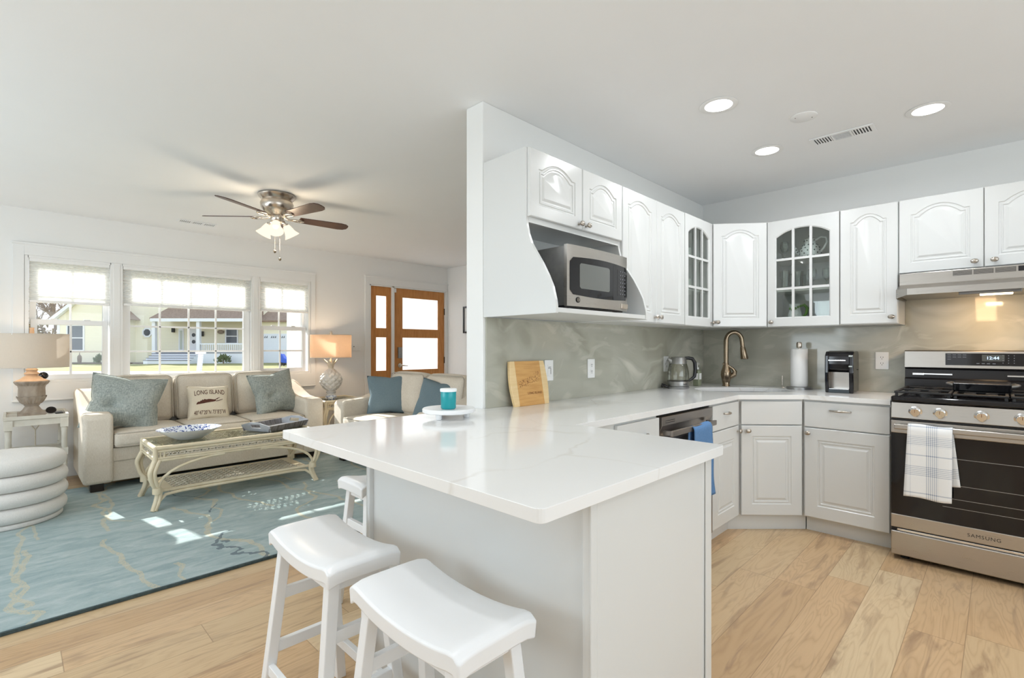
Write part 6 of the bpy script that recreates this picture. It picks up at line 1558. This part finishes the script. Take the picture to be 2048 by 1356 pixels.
# trees
def tree(label, x, y, H_, seed, spread=.55, foliage=0, name='bare_tree', r0=.35):
    random.seed(seed); t = thing(name, label, 'tree', tuple(Mh @ Vector((x, y, -.05))), A45); m = MB(); tips = []
    def br(p, d, L, r, lv):
        pts = [p]; rs = [r]; q = p.copy(); dd = d.copy(); n = 4
        for k in range(n):
            dd = (dd + Vector((random.uniform(-.22, .22), random.uniform(-.22, .22), random.uniform(-.05, .12)))).normalized(); q = q + dd * L / n; pts.append(q.copy()); rs.append(r * (1 - .42 * (k + 1) / n))
        m.tube(pts, rs, 5 if lv > 1 else 7)
        if lv >= 5 or r < .012: tips.append(q); return
        for k in range(2 if lv > 2 else 3):
            i_ = random.choice((2, 3, 4)); a = random.uniform(0, 2 * PI); o_ = dd.orthogonal().normalized(); o_.rotate(Matrix.Rotation(a, 3, dd)); nd = (dd + o_ * random.uniform(spread, spread * 1.9)).normalized()
            br(pts[i_], nd, L * random.uniform(.62, .85), rs[i_] * .68, lv + 1)
        br(q, dd, L * .75, rs[-1] * .9, lv + 1)
    br(Vector((x, y, -.1)), Vector((0, 0, 1)), H_ * .28, r0, 0); m.xf(Mh); m.build('trunk_and_branches', 'bark', t, smooth=60)
    if foliage:
        m = MB()
        for i in range(foliage):
            p = random.choice(tips) + Vector((random.gauss(0, .5), random.gauss(0, .5), random.gauss(0, .35))); d = Vector((random.uniform(-1, 1), random.uniform(-1, 1), random.uniform(-1, .3))).normalized(); s_ = d.orthogonal().normalized() * .10
            m.add([p - s_, p + s_, p + d * .35 + s_ * .4, p + d * .35 - s_ * .4], [(0, 1, 2, 3)])
        m.xf(Mh); m.build('foliage', 'dry_foliage', t)
tree('large bare brown tree with spreading branches left of the yellow house', -41.5, 4.5, 10, 4, .6, r0=.42)
tree('bare tree with thin branches behind the white gable', -37.5, 12, 12, 9, .55, r0=.35)
tree('shorter brown leafed tree behind the white fence', -44.0, 3.4, 4.6, 12, .8, 1500, 'leafy_tree', r0=.25)
tree('thin bare tree at the far left beyond the fence', -48.0, 7, 9, 21, .55, r0=.3)
# blue ride-on toy by the garage
D = DH - 8; Mt = Matrix.Translation(FW * D) @ Matrix.Rotation(A45, 4, 'Z'); ux = U(570, D)
t = thing('ride_on_toy', 'blue covered children tricycle standing on the driveway by the garage', 'tricycle', tuple(Mt @ Vector((ux, 0, -.04))), A45)
m = MB().prism([(ux - .28, .18), (ux + .42, .14), (ux + .40, .38), (ux + .05, .50), (ux - .12, .78), (ux - .24, .80)], 'y', -.25, .25); m.xf(Mt); m.build('body', 'toy_blue', t, bevel=.05)
for x, r in ((ux - .2, .14), (ux + .32, .13)):
    for y in (-.28, .24): m = MB().cyl((x, y, r - .045), r, .05, 18, 'y'); m.xf(Mt); m.build('wheel', 'black_plastic', t)
m = MB().tube([(ux - .26, 0, .78), (ux - .42, 0, .98)], .02, 8).tube([(ux - .42, -.2, .98), (ux - .42, .2, .98)], .02, 8); m.xf(Mt); m.build('handlebar', 'toy_blue', t)
# mailbox post on the lawn
D = 25.8; Mt = Matrix.Translation(FW * D) @ Matrix.Rotation(A45, 4, 'Z')
t = thing('mailbox_post', 'grey-white leaning post standing on the lawn in front of the porch', 'post', tuple(Mt @ Vector((U(400, D), 0, -.05))), A45)
m = MB().bar((U(398, D), 0, -.07), (U(402, D), 0, V(706, D)), .20, .14, (0, 1, 0)); m.xf(Mt); m.build('post', 'garage_white', t)
m = MB().box(U(396, D), U(407, D), -.25, .25, V(708, D), V(702, D)); m.xf(Mt); m.build('cap', 'exterior_white', t, bevel=.03)
# our own porch column just outside the right window
t = thing('porch_column', 'white square porch column just outside the right window', 'column', (3.03, 7.65, 0))
MB().box(2.94, 3.12, 7.56, 7.74, .0, 2.9).build('shaft', 'column_paint', t, bevel=.004)
MB().box(2.90, 3.16, 7.52, 7.78, -.05, .18).build('plinth', 'exterior_white', t, bevel=.004)
o = MB().box(1.9, 6.5, 6.49, 7.85, -.20, -.01).build('porch_slab', 'driveway'); o['kind'] = 'structure'
